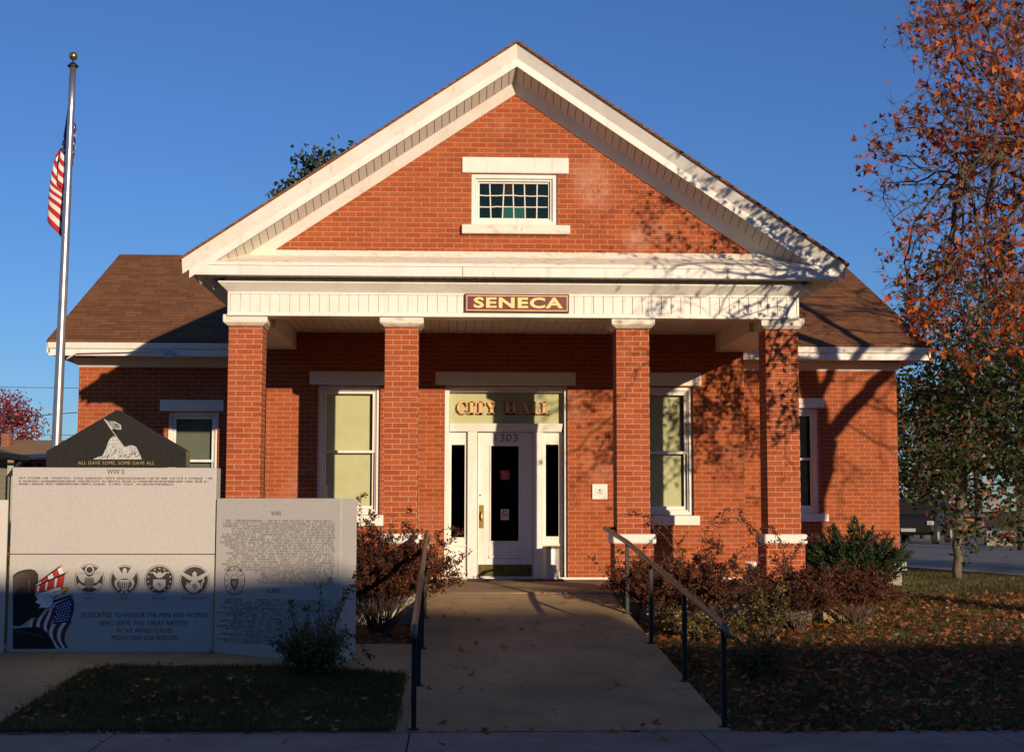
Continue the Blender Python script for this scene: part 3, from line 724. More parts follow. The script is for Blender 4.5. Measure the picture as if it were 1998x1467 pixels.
# entrance ----------------------------------------------------------
x0, x1, z0, z1 = DR
m = MB(); m.box(-0.315, 1.815, YW-0.022, YW+0.05, 3.712, 3.91); m.build('door_lintel', M['white2'], hall, bevel=0.012)
m = MB()
for a, c in ((x0+0.003, x0+0.075), (x1-0.045, x1-0.003)): m.box(a, c, YW+0.05, YW+0.26, 0.80, z1-0.003)
m.box(x0+0.076, x1-0.046, YW+0.05, YW+0.26, z1-0.055, z1-0.003)
m.box(x0+0.076, x1-0.046, YW+0.12, YW+0.26, z1-0.09, z1-0.056)
ent = m.build('door_frame', M['white'], hall, (x0, YW, 0.8), bevel=0.004)
YD = YW + 0.20
zb0, zb1 = P(985, 842, YD-0.1)[1], P(985, 826, YD-0.1)[1]
m = MB(); m.add([(x0+0.08, YD-0.10, zb1), (x1-0.055, YD-0.10, zb1), (x1-0.085, YD-0.07, zb0), (x0+0.08, YD-0.07, zb0), (x0+0.08, YD+0.05, zb1), (x1-0.055, YD+0.05, zb1), (x1-0.085, YD+0.05, zb0), (x0+0.08, YD+0.05, zb0)],
    [(3, 2, 1, 0), (4, 5, 6, 7), (0, 1, 5, 4), (2, 3, 7, 6), (1, 2, 6, 5), (0, 4, 7, 3)]); m.build('transom_bar', M['white'], ent, bevel=0.006)
m = MB(); m.box(x0+0.08, x1-0.05, YD-0.02, YD-0.014, zb1+0.001, z1-0.095); m.build('transom_glass', M['glass'], ent)
m = MB(); m.box(x0+0.08, x1-0.05, YD+0.012, YD+0.016, zb1-0.03, z1-0.06); m.build('transom_shade', M['blind'], ent)
def xw(px, y=YD): return P(px, 960, y)[0]
def zw(py, y=YD): return P(985, py, y)[1]
zf = 0.80
m = MB()                                                           # posts between door and side lights
for p0, p1 in ((912, 931), (1040.5, 1059)): m.box(xw(p0), xw(p1), YD-0.06, YD+0.05, zf, zb0-0.001)
m.build('door_post', M['white'], ent, bevel=0.006)
for p0, p1, g0, g1, gt, gb in ((876, 911.5, 880.5, 906.5, 868, 1048), (1059.5, 1098, 1065, 1090, 867, 1046)):
    m = MB(); xa_, xb_, ga, gb_ = xw(p0), xw(p1), xw(g0), xw(g1); ztop, zbot = zw(gt), zw(gb)
    m.box(xa_, ga, YD, YD+0.05, zf, zb0-0.001); m.box(gb_, xb_, YD, YD+0.05, zf, zb0-0.001)
    m.box(ga, gb_, YD, YD+0.05, ztop, zb0-0.001); m.box(ga, gb_, YD, YD+0.05, zf, zbot)
    m.box(xa_+0.004, xb_-0.004, YD-0.022, YD-0.001, zbot-0.14, zbot-0.115); m.box(xa_+0.004, xb_-0.004, YD-0.015, YD-0.001, zf, zf+0.10)
    sl_ = m.build('side_light', M['white'], ent, bevel=0.004)
    m = MB(); m.box(ga-0.001, gb_+0.001, YD+0.03, YD+0.034, zbot-0.001, ztop+0.001); m.build('pane', M['glassd'], hall if False else ent)
# the door leaf
dxa, dxb = xw(931.5)+0.004, xw(1040)-0.004; dza, dzb = zf+0.012, zb0-0.006
ga, gb_, gt, gbm = xw(958), xw(1012), zw(870), zw(1055)
m = MB()
m.box(dxa, ga, YD+0.005, YD+0.05, dza, dzb); m.box(gb_, dxb, YD+0.005, YD+0.05, dza, dzb)
m.box(ga, gb_, YD+0.005, YD+0.05, gt, dzb); m.box(ga, gb_, YD+0.005, YD+0.05, dza, gbm)
frame_rect(m, ga-0.02, gb_+0.02, gbm-0.02, gt+0.02, 0.02, YD-0.008, YD+0.004)
m.box(ga-0.03, gb_+0.03, YD-0.018, YD+0.004, gbm-0.26, gbm-0.22); m.box(ga-0.03, gb_+0.03, YD-0.005, YD+0.004, gbm-0.215, gbm-0.06)
door = m.build('door', M['white'], hall, (dxa, YD, dza), bevel=0.004)
m = MB(); m.box(ga, gb_, YD+0.03, YD+0.034, gbm, gt); m.build('door_glass', M['glassd'], door)
m = MB(); m.box(dxa+0.015, dxb-0.015, YD-0.004, YD+0.0045, zf+0.03, zw(1101)); m.build('kick_plate', M['kick'], door)
m = MB(); hx = xw(939.5); m.box(hx-0.036, hx+0.036, YD-0.004, YD+0.0045, zw(1030), zw(985)); m.tube([(hx, YD-0.005, zw(998)), (hx+0.005, YD-0.06, zw(1001)), (hx+0.005, YD-0.065, zw(1010)), (hx, YD-0.005, zw(1016))], 0.011, 8); m.build('door_handle', M['brass'], door, bevel=0.002)
m = MB(); m.lathe((0, 0, 0), [(0.014, 0), (0.014, 0.012), (0.008, 0.018)], 12)
m.v = [(xw(937)+x, YD+0.004-z, zw(966)+y) for x, y, z in m.v]; m.build('lock', M['brass'], door)
m = MB(); m.box(dxa-0.05, dxb+0.05, YW+0.02, YD+0.05, 0.792, 0.812); m.build('threshold', M['brass'], ent)

# lettering ---------------------------------------------------------
def text_polys(txt, size=1.0, bold=0.0, sx=1.0, space=1.0):
    cu = bpy.data.curves.new('lettering', 'FONT'); cu.body = txt; cu.size = size; cu.offset = bold; cu.space_character = space
    cu.resolution_u = 3; cu.fill_mode = 'FRONT'; cu.align_x = 'LEFT'
    o = bpy.data.objects.new('lettering', cu); C.objects.link(o)
    dg = bpy.context.evaluated_depsgraph_get(); dg.update()
    me = bpy.data.meshes.new_from_object(o.evaluated_get(dg))
    vs_ = [(v.co.x*sx, v.co.y) for v in me.vertices]; fs = [tuple(p.vertices) for p in me.polygons]
    bpy.data.objects.remove(o); bpy.data.curves.remove(cu); bpy.data.meshes.remove(me)
    return vs_, fs
def put_text(mb, txt, box, fr, m=0, bold=0.0, space=1.0, th=0.0):
    """fit the text in box (u0, u1, v0, v1); fr(u, v) -> xyz"""
    vs_, fs = text_polys(txt, 1.0, bold, 1.0, space)
    if not vs_: return
    ux = [v[0] for v in vs_]; vx = [v[1] for v in vs_]
    a, c, d, e = min(ux), max(ux), min(vx), max(vx); u0, u1, v0, v1 = box
    mb.add([fr(u0+(x-a)/(c-a)*(u1-u0), v0+(y-d)/(e-d)*(v1-v0)) for x, y in vs_], fs, m)
# serif capitals for the transom, drawn on a unit-high grid
def serif(ch):
    S = 0.07
    def st(x0, x1, y0=0.0, y1=1.0): return [(x0, y0), (x1, y0), (x1, y1), (x0, y1)]
    def ser(xc, hw, y): return st(xc-hw, xc+hw, y, y+S)
    if ch == 'I': return [st(.14, .36), ser(.25, .25, 0), ser(.25, .25, 1-S)], 0.5
    if ch == 'T': return [st(.29, .51), ser(.40, .25, 0), [(0, 1), (0, .70), (.05, .70), (.11, .90), (.29, .93), (.51, .93), (.69, .90), (.75, .70), (.80, .70), (.80, 1)]], 0.8
    if ch == 'L': return [st(.12, .34), ser(.23, .23, 1-S), [(0, 0), (.74, 0), (.78, .33), (.72, .33), (.62, .11), (.34, S), (0, S)]], 0.78
    if ch == 'H': return [st(.12, .34), st(.66, .88), ser(.23, .23, 0), ser(.23, .23, 1-S), ser(.77, .23, 0), ser(.77, .23, 1-S), st(.34, .66, .46, .54)], 1.0
    if ch == 'Y': return [st(.34, .56, 0, .48), ser(.45, .24, 0), [(.06, .95), (.28, .95), (.56, .44), (.34, .44)], [(.68, .95), (.78, .95), (.56, .46), (.47, .46)], ser(.17, .2, 1-S), ser(.73, .17, 1-S)], 0.9
    if ch == 'A': return [[(.40, 1), (.56, 1), (.92, .03), (.68, .03)], [(.42, .98), (.49, .90), (.21, .03), (.12, .03)], st(.26, .70, .27, .35), ser(.15, .16, 0), ser(.80, .2, 0)], 1.0
    if ch == 'C':
        o = []; i_ = []
        for k in range(25):
            a = rad(38 + (322-38)*k/24); o.append((.46+.46*math.cos(a), .5+.52*math.sin(a))); i_.append((.52+.28*math.cos(a), .5+.44*math.sin(a)))
        pol = [[o[k], o[k+1], i_[k+1], i_[k]] for k in range(24)]
        return pol + [[(.76, .66), (.82, .66), (.84, .98), (.78, .93)], [(.76, .3), (.84, .32), (.80, .08), (.72, .12)]], 0.86
    return [], 0.45
def serif_word(mb, txt, u0, u1, v0, v1, fr, m=0, grow_=0.0):
    tot = sum(serif(c)[1] for c in txt) + 0.06*(len(txt)-1); k = (u1-u0)/tot; u = u0
    for c in txt:
        pol, wd = serif(c)
        for p in pol:
            cx_ = sum(q[0] for q in p)/len(p); cy_ = sum(q[1] for q in p)/len(p)
            pts = []
            for x, y in p:
                gx = math.copysign(grow_, x-cx_) if abs(x-cx_) > 1e-6 else 0; gy = math.copysign(grow_, y-cy_) if abs(y-cy_) > 1e-6 else 0
                pts.append(fr(u + x*k + gx, v0 + y*(v1-v0) + gy))
            mb.add(pts, [tuple(range(len(pts)))], m)
        u += (wd+0.06)*k
lu0, lu1 = P(892, 795, YD)[0], P(1075, 795, YD)[0]; lv0, lv1 = P(980, 807, YD)[1], P(980, 784, YD)[1]
wt = lambda w_: sum(serif(c)[1] for c in w_) + 0.06*(len(w_)-1)
kk = (lu1-lu0)/(wt('CITY HALL'))
for w_, u0_, u1_ in (('CITY', lu0, lu0+kk*wt('CITY')), ('HALL', lu1-kk*wt('HALL'), lu1)):
    m = MB()
    serif_word(m, w_, u0_-0.012, u1_-0.012, lv0-0.010, lv1-0.008, lambda u, v: (u, YD-0.0225, v), 1, 0.006)
    serif_word(m, w_, u0_, u1_, lv0, lv1, lambda u, v: (u, YD-0.0235, v), 1, 0.005)
    serif_word(m, w_, u0_, u1_, lv0, lv1, lambda u, v: (u, YD-0.0245, v), 0, -0.001)
    m.build('lettering', [M['gold'], M['rim']], ent)
m = MB(); put_text(m, '1303', (xw(966), xw(1010), zw(861), zw(846)), lambda u, v: (u, YD-0.0005, v), 0, 0.0, 1.1)
put_text(m, '1303', (xw(966)-0.006, xw(1010)-0.006, zw(861)-0.006, zw(846)-0.006), lambda u, v: (u, YD+0.002, v), 1, 0.0, 1.1)  # darker copy set down and left: painted drop shadow of the digits
m.build('house_number', [M['numeral'], M['engr2']], door)

# town sign ---------------------------------------------------------
sgx0, sgx1, sgz0, sgz1 = 0.105, 1.472, 4.405, 4.650
sign = thing('town_sign', 'maroon sign with yellow capitals SENECA on the white band under the gable', 'sign', ((sgx0+sgx1)/2, YE-0.02, sgz0))
m = MB(); m.box(sgx0, sgx1, YE-0.035, YE-0.002, sgz0, sgz1); m.build('sign_board', M['maroon'], sign, bevel=0.005)
m = MB(); frame_rect(m, sgx0+0.022, sgx1-0.022, sgz0+0.022, sgz1-0.022, 0.010, YE-0.0375, YE-0.0352); m.build('sign_border', M['yellow'], sign)
m = MB(); put_text(m, 'SENECA', (P(924, 590, YE)[0], P(1098, 590, YE)[0], P(1000, 602, YE)[1], P(1000, 581, YE)[1]), lambda u, v: (u, YE-0.0372, v), 0, 0.035, 1.12)
m.build('sign_lettering', M['yellow'], sign)

# fixtures ----------------------------------------------------------
def world_box_thing(): pass
px0, pz1 = P(1155, 944, YW); px1, pz0 = P(1185, 974, YW)
pq = thing('wall_plaque', 'small white framed notice fixed to the brick beside the door', 'notice', ((px0+px1)/2, YW, pz0))
m = MB(); m.box(px0, px1, YW-0.03, YW-0.002, pz0, pz1); m.build('plaque_frame', M['white2'], pq, bevel=0.008)
wq, hq = px1-px0, pz1-pz0
m = MB(); m.box(px0+wq*.22, px1-wq*.22, YW-0.033, YW-0.0302, pz0+hq*.28, pz1-hq*.28); m.build('plaque_sheet', M['fwhite'], pq)
m = MB(); m.box(px0+wq*.44, px0+wq*.56, YW-0.0345, YW-0.0332, pz0+hq*.55, pz0+hq*.64); m.box(px0+wq*.32, px0+wq*.68, YW-0.0345, YW-0.0332, pz0+hq*.46, pz0+hq*.48); m.box(px0+wq*.36, px0+wq*.64, YW-0.0345, YW-0.0332, pz0+hq*.38, pz0+hq*.40); m.build('plaque_print', M['engr'], pq)
# notices on the door glass
x0_, z1_ = P(976, 917, YD); x1_, z0_ = P(995, 936, YD)
nt = thing('door_notice', 'small red notice stuck inside the dark door glass', 'notice', ((x0_+x1_)/2, YD, z0_))
m = MB(); m.box(x0_, x1_, YD+0.0265, YD+0.029, z0_, z1_); m.build('notice_sheet', M['rwall'], nt)
m = MB()
for k in range(4): m.box(x0_+0.02, x1_-0.02-0.02*(k % 2), YD+0.0255, YD+0.0263, z0_+0.02+0.032*k, z0_+0.030+0.032*k)
m.build('notice_print', M['pale'], nt)
x0_, z1_ = P(977, 993, YD); x1_, z0_ = P(993, 1014, YD)
nt = thing('no_smoking_notice', 'white no smoking notice with a red ring low on the door glass', 'notice', ((x0_+x1_)/2, YD, z0_))
m = MB(); m.box(x0_, x1_, YD+0.0265, YD+0.029, z0_, z1_); m.build('notice_sheet', M['fwhite'], nt)
m = MB(); cx_, cz_ = (x0_+x1_)/2, (z0_+z1_)/2+0.012
for k in range(24):
    a, c = 2*math.pi*k/24, 2*math.pi*(k+1)/24
    m.add([(cx_+r*math.cos(q), YD+0.0255, cz_+r*math.sin(q)) for r, q in ((0.05, a), (0.05, c), (0.038, c), (0.038, a))], [(0, 1, 2, 3)])
m.add([(cx_-0.035, YD+0.0252, cz_+0.026), (cx_-0.026, YD+0.0252, cz_+0.035), (cx_+0.035, YD+0.0252, cz_-0.026), (cx_+0.026, YD+0.0252, cz_-0.035)], [(0, 1, 2, 3)])
m.build('prohibition_ring', M['red'], nt)
m = MB(); m.box(cx_-0.03, cx_+0.02, YD+0.0256, YD+0.0262, cz_-0.005, cz_+0.005); m.build('cigarette_mark', M['engr'], nt)
# litter bin, mat
bx = P(1074.5, 1100, 21.60)[0]
bn = thing('litter_bin', 'round brushed steel litter bin beside the white front door', 'bin', (bx, 21.57, 0.792))
m = MB(); m.lathe((bx, 21.57, 0.795), [(0.115, 0), (0.122, 0.01), (0.122, 0.46)], 28); m.build('bin_body', M['steel'], bn, smooth=False)
m = MB(); m.lathe((bx, 21.57, 1.255), [(0.127, 0.0), (0.129, 0.012), (0.122, 0.03), (0.10, 0.036)], 28); m.build('bin_rim', M['brass'], bn, smooth=False)
x0_, x1_ = P(913, 1130, 21.4)[0], P(1100, 1130, 21.4)[0]
m = MB(); m.box(x0_, x1_, 21.17, 21.66, 0.793, 0.806); mat_ = m.build('door_mat', M['rubber'], None, ((x0_+x1_)/2, 21.4, 0.793), bevel=0.004); tag(mat_, 'dark doormat on the porch in front of the door', 'doormat')
# floodlight with its conduit on the left eave
fx, fz = P(332, 690, YEV-0.12)
fl = thing('flood_light', 'grey floodlight on a thin conduit along the white eave by the flagpole', 'light', (fx, YEV-0.12, fz))
m = MB(); m.box(fx-0.085, fx+0.075, YEV-0.20, YEV-0.06, fz-0.075, fz+0.03); m.box(fx-0.06, fx+0.05, YEV-0.17, YEV-0.08, fz+0.031, fz+0.07); m.build('lamp_housing', M['steel'], fl, bevel=0.015)
m = MB(); m.box(fx-0.07, fx+0.06, YEV-0.206, YEV-0.201, fz-0.06, fz+0.015); m.build('lamp_lens', M['pale'], fl)
m = MB(); m.tube([P3(128, 703, YEV-0.03), P3(135, 697, YEV-0.075), P3(150, 688, YEV-0.075), P3(325, 684, YEV-0.075)], 0.012, 8); m.build('conduit', M['white2'], fl, smooth=True)

# handrails ---------------------------------------------------------
def handrail(label, posts, top_pts, ground):
    base = (posts[0][0], posts[0][1], ground(posts[0][1]))
    t = thing('handrail', label, 'handrail', base, 'handrails beside the ramp')
    m = MB(); m.tube(top_pts, 0.030, 10); bar = m.build('rail_bar', M['rail'], t, smooth=True)
    for x, y, ztop in posts:
        m = MB(); m.box(x-0.022, x+0.022, y-0.022, y+0.022, ground(y)-0.03, ztop); m.box(x-0.05, x+0.05, y-0.05, y+0.05, ground(y)+0.004, ground(y)+0.016)
        m.build('post', M['black'], t, bevel=0.004)
    return t
HR = 0.86
pr = [(2.31, 12.42), (2.22, 13.98), (2.12, 15.62), (2.05, 17.2)]
tp = [(2.335, 12.36, rz(12.36)+HR-0.10), (2.325, 12.36, rz(12.36)+HR-0.03), (2.31, 12.44, rz(12.44)+HR), (2.05, 17.2, rz(17.2)+HR-0.01), (1.95, 18.75, 1.60)]
h1 = handrail('black ramp handrail with worn bronze top along the lawn side of the ramp', [(x, y, rz(y)+HR-0.02) for x, y in pr], tp, rz)
m = MB(); m.tube([(1.95, 18.74, 1.60), (2.0, 18.85, 1.60), (2.10, 18.87, 1.60)], 0.018, 8); m.build('wall_bracket', M['black'], h1)
pl_ = [(-0.345, 12.38), (-0.345, 13.85), (-0.35, 15.4), (-0.355, 17.0)]
tp = [(-0.345, 12.33, rz(12.33)+HR-0.09), (-0.345, 12.33, rz(12.33)+HR-0.03), (-0.345, 12.42, rz(12.42)+HR), (-0.355, 17.0, rz(17.0)+HR-0.01), (-0.36, 18.3, 1.56)]
h2 = handrail('black ramp handrail with worn bronze top along the memorial side of the ramp', [(x, y, rz(y)+HR-0.02) for x, y in pl_], tp, rz)

# ------------------------------------------------------------------ war memorial
YM = 15.3
def fm(off): return lambda px, py: (P(px, py, YM)[0], YM-off, P(px, py, YM)[1])
MT = 0.27
MX0, MX1 = -4.655, -2.525
rng = random.Random(5)
def names(mb, fr, u0, u1, v, ch, cw, ragged=0.0, m=0):
    """a row of small worn letters with round dots between the names; too worn to read"""
    u = u0 + rng.random()*ragged
    word = rng.randint(4, 9)
    while u < u1:
        if word == 0:
            mb.add([fr(u+cw*.3, v+ch*.35), fr(u+cw*.8, v+ch*.35), fr(u+cw*.8, v+ch*.75), fr(u+cw*.3, v+ch*.75)], [(0, 1, 2, 3)], m); u += cw*1.3; word = rng.randint(9, 18); continue
        if rng.random() < 0.13: u += cw*0.7; word -= 1; continue
        k = rng.randint(0, 3); s = cw*0.22
        def q(a, c, d, e): mb.add([fr(a, d), fr(c, d), fr(c, e), fr(a, e)], [(0, 1, 2, 3)], m)
        q(u, u+s, v, v+ch)
        if k != 1: q(u+cw*.58, u+cw*.58+s, v, v+ch*(1 if k else .5))
        if k != 2: q(u, u+cw*.75, v+ch*.82, v+ch)
        if k >= 1: q(u, u+cw*.7, v+ch*.42, v+ch*.56)
        u += cw; word -= 1
zt, zmid = P(220, 912, YM)[1], P(220, 1081, YM)[1]
# upper stone
st1 = thing('memorial_stone', 'blank pale granite block headed WW II, under the black granite gable', 'memorial', ((MX0+MX1)/2, YM, zmid), 'stones of the war memorial')
m = MB(); m.box(MX0, MX1, YM, YM+MT, zmid+0.003, zt); m.build('block', M['gran'], st1, bevel=0.007)
fr = lambda u, v: (u, YM-0.0015, v)
m = MB(); put_text(m, 'WW II', (P(209, 920, YM)[0], P(242, 920, YM)[0], P(220, 925, YM)[1], P(220, 915, YM)[1]), fr, 0, 0.0, 1.0); m.build('inscription', M['engr'], st1)
m = MB()
for k, (py, a, c) in enumerate(((935, 37, 418), (941, 37, 408), (946.5, 37, 338))):
    names(m, fr, P(a, py, YM)[0], P(c, py, YM)[0], P(220, py, YM)[1], 0.021, 0.0255)
m.build('name_list', M['engr'], st1)
# lower stone with the service emblems and the eagle
zb = P(220, 1275, YM)[1]
st2 = thing('memorial_stone', 'granite base block with a painted eagle and flags, four service emblems and the dedication', 'memorial', ((MX0+MX1)/2, YM, zb), 'stones of the war memorial')
m = MB(); m.box(MX0, MX1, YM, YM+MT, zb-0.1, zmid-0.003); m.build('block', M['gran'], st2, bevel=0.007)
m = MB()
for txt, a, c, y0, y1 in (('DEDICATED TO HONOR THE MEN AND WOMEN', 158, 406, 1204, 1194.5), ('WHO SERVE THIS GREAT NATION', 194, 366, 1219.5, 1210), ('IN THE ARMED FORCES', 228, 335, 1233.5, 1225.5), ('PROTECTING OUR FREEDOM', 218, 346, 1248, 1239.5)):
    m = MB(); put_text(m, txt, (P(a, y0, YM)[0], P(c, y0, YM)[0], P(280, y0, YM)[1], P(280, y1, YM)[1]), fr, 0, 0.0, 1.1); m.build('inscription', M['engr'], st2)
for txt, cx_, hw in (('ARMY', 173, 8), ('NAVY', 241, 8), ('AIR FORCE', 310, 15), ('MARINE CORPS', 379, 23)):
    m = MB(); put_text(m, txt, (P(cx_-hw, 1167, YM)[0], P(cx_+hw, 1167, YM)[0], P(280, 1169, YM)[1], P(280, 1164.5, YM)[1]), fr, 0, 0.0, 1.1); m.build('inscription', M['engr'], st2)
def disc(mb, c, r0, r1, off, m=0, k=32, sx=1.0):
    for i in range(k):
        a, e = 2*math.pi*i/k, 2*math.pi*(i+1)/k
        pts = [(r1, a), (r1, e)] + ([(r0, e), (r0, a)] if r0 > 0 else [])
        vs_ = [(c[0]+r*math.cos(q)*sx, YM-off, c[1]+r*math.sin(q)) for r, q in pts]
        if r0 <= 0: vs_.append((c[0], YM-off, c[1]))
        mb.add(vs_, [tuple(range(len(vs_)))], m)
def star(c, r, n=5, ri=0.45):
    return [(c[0]+(r if i % 2 == 0 else r*ri)*math.sin(math.pi*i/n), c[1]+(r if i % 2 == 0 else r*ri)*math.cos(math.pi*i/n)) for i in range(2*n)]
WING = [(0.0, .10), (.18, .16), (.42, .55), (.78, .80), (1.02, .78), (.92, .52), (.86, .28), (.74, .02), (.60, -.20), (.44, -.34), (.25, -.22), (.08, -.15)]
SHIELD = [(-.32, .12), (.32, .12), (.33, -.28), (.22, -.50), (0, -.66), (-.22, -.50), (-.33, -.28)]
def emblem(name, px, py, kind_):
    cx_, cz_ = P(px, py, YM); R = 27.5/2800*YM
    m = MB()
    disc(m, (cx_, cz_), 0, R*0.93, 0.0008, 1); disc(m, (cx_, cz_), R*0.93, R*1.0, 0.0012, 0); disc(m, (cx_, cz_), R*1.0, R*1.035, 0.0010, 1)
    off = [0.0020]
    def poly(pts, mt, s=1.0, dx=0, dy=0, mir=False):
        off[0] += 0.00012
        for sg in ((1, -1) if mir else (1,)):
            q = [(cx_+R*(sg*(x*s)+dx), YM-off[0], cz_+R*(y*s+dy)) for x, y in pts]
            m.add(q, [tuple(range(len(q)))], mt)
    if kind_ == 'army':
        poly(WING, 0, 1.0, 0, 0.05, True)
        for k in range(4): poly([(.3+.13*k, .30), (.34+.13*k, .62), (.36+.13*k, .30)], 2, 1, 0, 0, True)
        poly([(.1, -.5), (.55, -.72), (.85, -.42), (.7, -.25), (.45, -.45)], 0, 1, 0, 0, True)
        disc(m, (cx_, cz_+R*.62), R*.22, R*.31, 0.0031, 0); disc(m, (cx_, cz_+R*.62), 0, R*.22, 0.0032, 1); poly(star((0, .62), .17), 0)
        poly(SHIELD, 2)
        for k in range(4): poly([(-.26+.15*k, -.02), (-.20+.15*k, -.02), (-.20+.15*k, -.5), (-.26+.15*k, -.5)], 1)
    elif kind_ == 'navy':
        poly(WING, 0, .95, 0, 0.28, True); poly([(-.16, .1), (.16, .1), (.14, .72), (0, .86), (-.14, .72)], 0)
        poly([(.35, -.05), (.62, .05), (.70, -.25), (.58, -.55), (.38, -.75), (.30, -.6), (.48, -.4), (.5, -.2)], 0, 1, 0, 0, True)
        poly(SHIELD, 0, 1.05, 0, -.1)
        for k in range(5): poly([(-.28+.13*k, -.15), (-.22+.13*k, -.15), (-.22+.13*k, -.58), (-.28+.13*k, -.58)], 1)
        for k in (-1, 1): poly(star((.16*k, -.84), .12, 8, .8), 0)
    elif kind_ == 'air':
        for k in range(13):
            a = rad(-150 + 300*k/12); poly(star((.78*math.sin(a), .78*math.cos(a)), .075, 5, .6), 0)
        poly([(-.42, .02), (.42, .02), (.44, -.42), (.30, -.62), (0, -.76), (-.30, -.62), (-.44, -.42)], 0)
        poly([(0, .05), (.2, .12), (.52, .46), (.40, .52), (.16, .36), (.06, .52), (0, .42)], 0, 1.0, 0, .05, True)
        for k in range(8):
            a = math.pi*k/8; poly([(.26*math.cos(a), .26*math.sin(a)-.32), (.02, -.30), (-.26*math.cos(a), -.26*math.sin(a)-.32), (-.02, -.34)], 2)
    else:
        poly([(-.5, -.1), (-.62, -.45), (-.35, -.78), (.1, -.88), (.25, -.7), (-.2, -.6), (-.4, -.35)], 0)
        poly([(.40, .25), (.62, .20), (.70, -.05), (.58, -.20), (.50, -.6), (.40, -.6), (.48, -.15), (.60, -.02), (.52, .12), (.40, .15)], 0)
        poly([(0, .2), (.2, .2), (1.05, .62), (1.02, .40), (.75, .22), (.5, .02), (.18, -.1), (0, -.1)], 0, 1, 0, .05, True)
        poly([(-.13, -.1), (.13, -.1), (.15, .5), (0, .62), (-.15, .5)], 0)
        pts = [(.42*math.cos(2*math.pi*k/20), .40*math.sin(2*math.pi*k/20)-.42) for k in range(20)]; poly(pts, 0)
        poly([(-.2, -.3), (.1, -.2), (.22, -.45), (.05, -.7), (-.08, -.55)], 2)
    return m.build('service_emblem', [M['gran'], M['engr'], M['engr2']], st2)
for args in (('a', 174.5, 1129, 'army'), ('n', 243, 1131, 'navy'), ('f', 311, 1130.5, 'air'), ('m', 379.5, 1131.5, 'marine')): emblem(*args)
# painted eagle and flags, traced in a layout of 460 x 230 photo pixels at 4.343 times size
PT = {}
for nme, col in (('brown', (0.050, 0.032, 0.022)), ('dkbrown', (0.012, 0.009, 0.009)), ('pred', (0.50, 0.030, 0.018)), ('pwhite', (0.72, 0.70, 0.66)), ('pblue', (0.015, 0.032, 0.17)), ('pyel', (0.62, 0.30, 0.03)), ('pline', (0.018, 0.010, 0.010)), ('pdred', (0.16, 0.02, 0.022)), ('feather', (0.20, 0.14, 0.105)), ('plgold', (0.45, 0.26, 0.08))):
    PT[nme] = plain('eagle_paint_'+nme, col, 0.5)
keys = list(PT); m = MB(); lay = [0.0010]
def art(pts, c, step=0.00006):
    lay[0] += step
    q = []
    for x, y in pts:
        X, Z = P(max(25.5, x/4.343), 1060+y/4.343, YM); q.append((X, YM-lay[0], max(Z, zb+0.02)))
    m.add(q, [tuple(range(len(q)))], keys.index(c))
def lerp(a, c, t): return (a[0]+(c[0]-a[0])*t, a[1]+(c[1]-a[1])*t)
def curve(pts, t):
    s = t*(len(pts)-1); i = min(int(s), len(pts)-2); return lerp(pts[i], pts[i+1], s-i)
def smooth_curve(pts, n=14):
    out = []
    for k in range(n+1):
        s = k/n*(len(pts)-1); i = min(int(s), len(pts)-2); f = s-i
        p0 = pts[max(i-1, 0)]; p1 = pts[i]; p2 = pts[i+1]; p3 = pts[min(i+2, len(pts)-1)]
        out.append(tuple(0.5*((2*p1[j]) + (-p0[j]+p2[j])*f + (2*p0[j]-5*p1[j]+4*p2[j]-p3[j])*f*f + (-p0[j]+3*p1[j]-3*p2[j]+p3[j])*f**3) for j in (0, 1)))
    return out
def bandset(A, B, cols, gap=0.06):
    A, B = smooth_curve(A), smooth_curve(B); n = len(A); k = len(cols)
    for i in range(n-1): art([A[i], B[i], B[i+1], A[i+1]], 'pline', 0.0 if i else 0.00006)
    lay[0] += 0.0001
    for j, c in enumerate(cols):
        t0, t1 = (j+gap)/k, (j+1-gap)/k
        for i in range(n-1): art([lerp(A[i], B[i], t0), lerp(A[i], B[i], t1), lerp(A[i+1], B[i+1], t1), lerp(A[i+1], B[i+1], t0)], c, 0.0)
bandset([(330, 610), (258, 640), (243, 700), (262, 712)], [(470, 535), (462, 610), (430, 690), (440, 800)], ['pwhite', 'pdred', 'pwhite', 'pdred', 'pwhite', 'pdred'])
bandset([(445, 675), (415, 735), (425, 800), (482, 887)], [(615, 655), (560, 740), (548, 820), (578, 887)], ['pwhite', 'pdred', 'pwhite', 'pdred'])
def strip(l0, l1, m0, m1, marks):
    art([l0, l1, m1, m0], 'pline')
    for t0, t1, c in marks: art([lerp(lerp(l0, l1, t0), lerp(m0, m1, t0), .06), lerp(lerp(l0, l1, t1), lerp(m0, m1, t1), .06), lerp(lerp(l0, l1, t1), lerp(m0, m1, t1), .94), lerp(lerp(l0, l1, t0), lerp(m0, m1, t0), .94)], c, 0.0 if t0 else 0.00006)
strip((296, 345), (515, 195), (300, 370), (545, 260), [(0, .22, 'pwhite'), (.24, .46, 'pred'), (.48, .66, 'pwhite'), (.68, .84, 'pred'), (.86, 1, 'pwhite')])
strip((290, 368), (552, 258), (285, 418), (532, 380), [(0, .08, 'pred'), (.10, .18, 'pwhite'), (.20, .36, 'pred'), (.38, .45, 'pwhite'), (.47, .66, 'pred'), (.68, .76, 'pwhite'), (.78, 1, 'pred')])
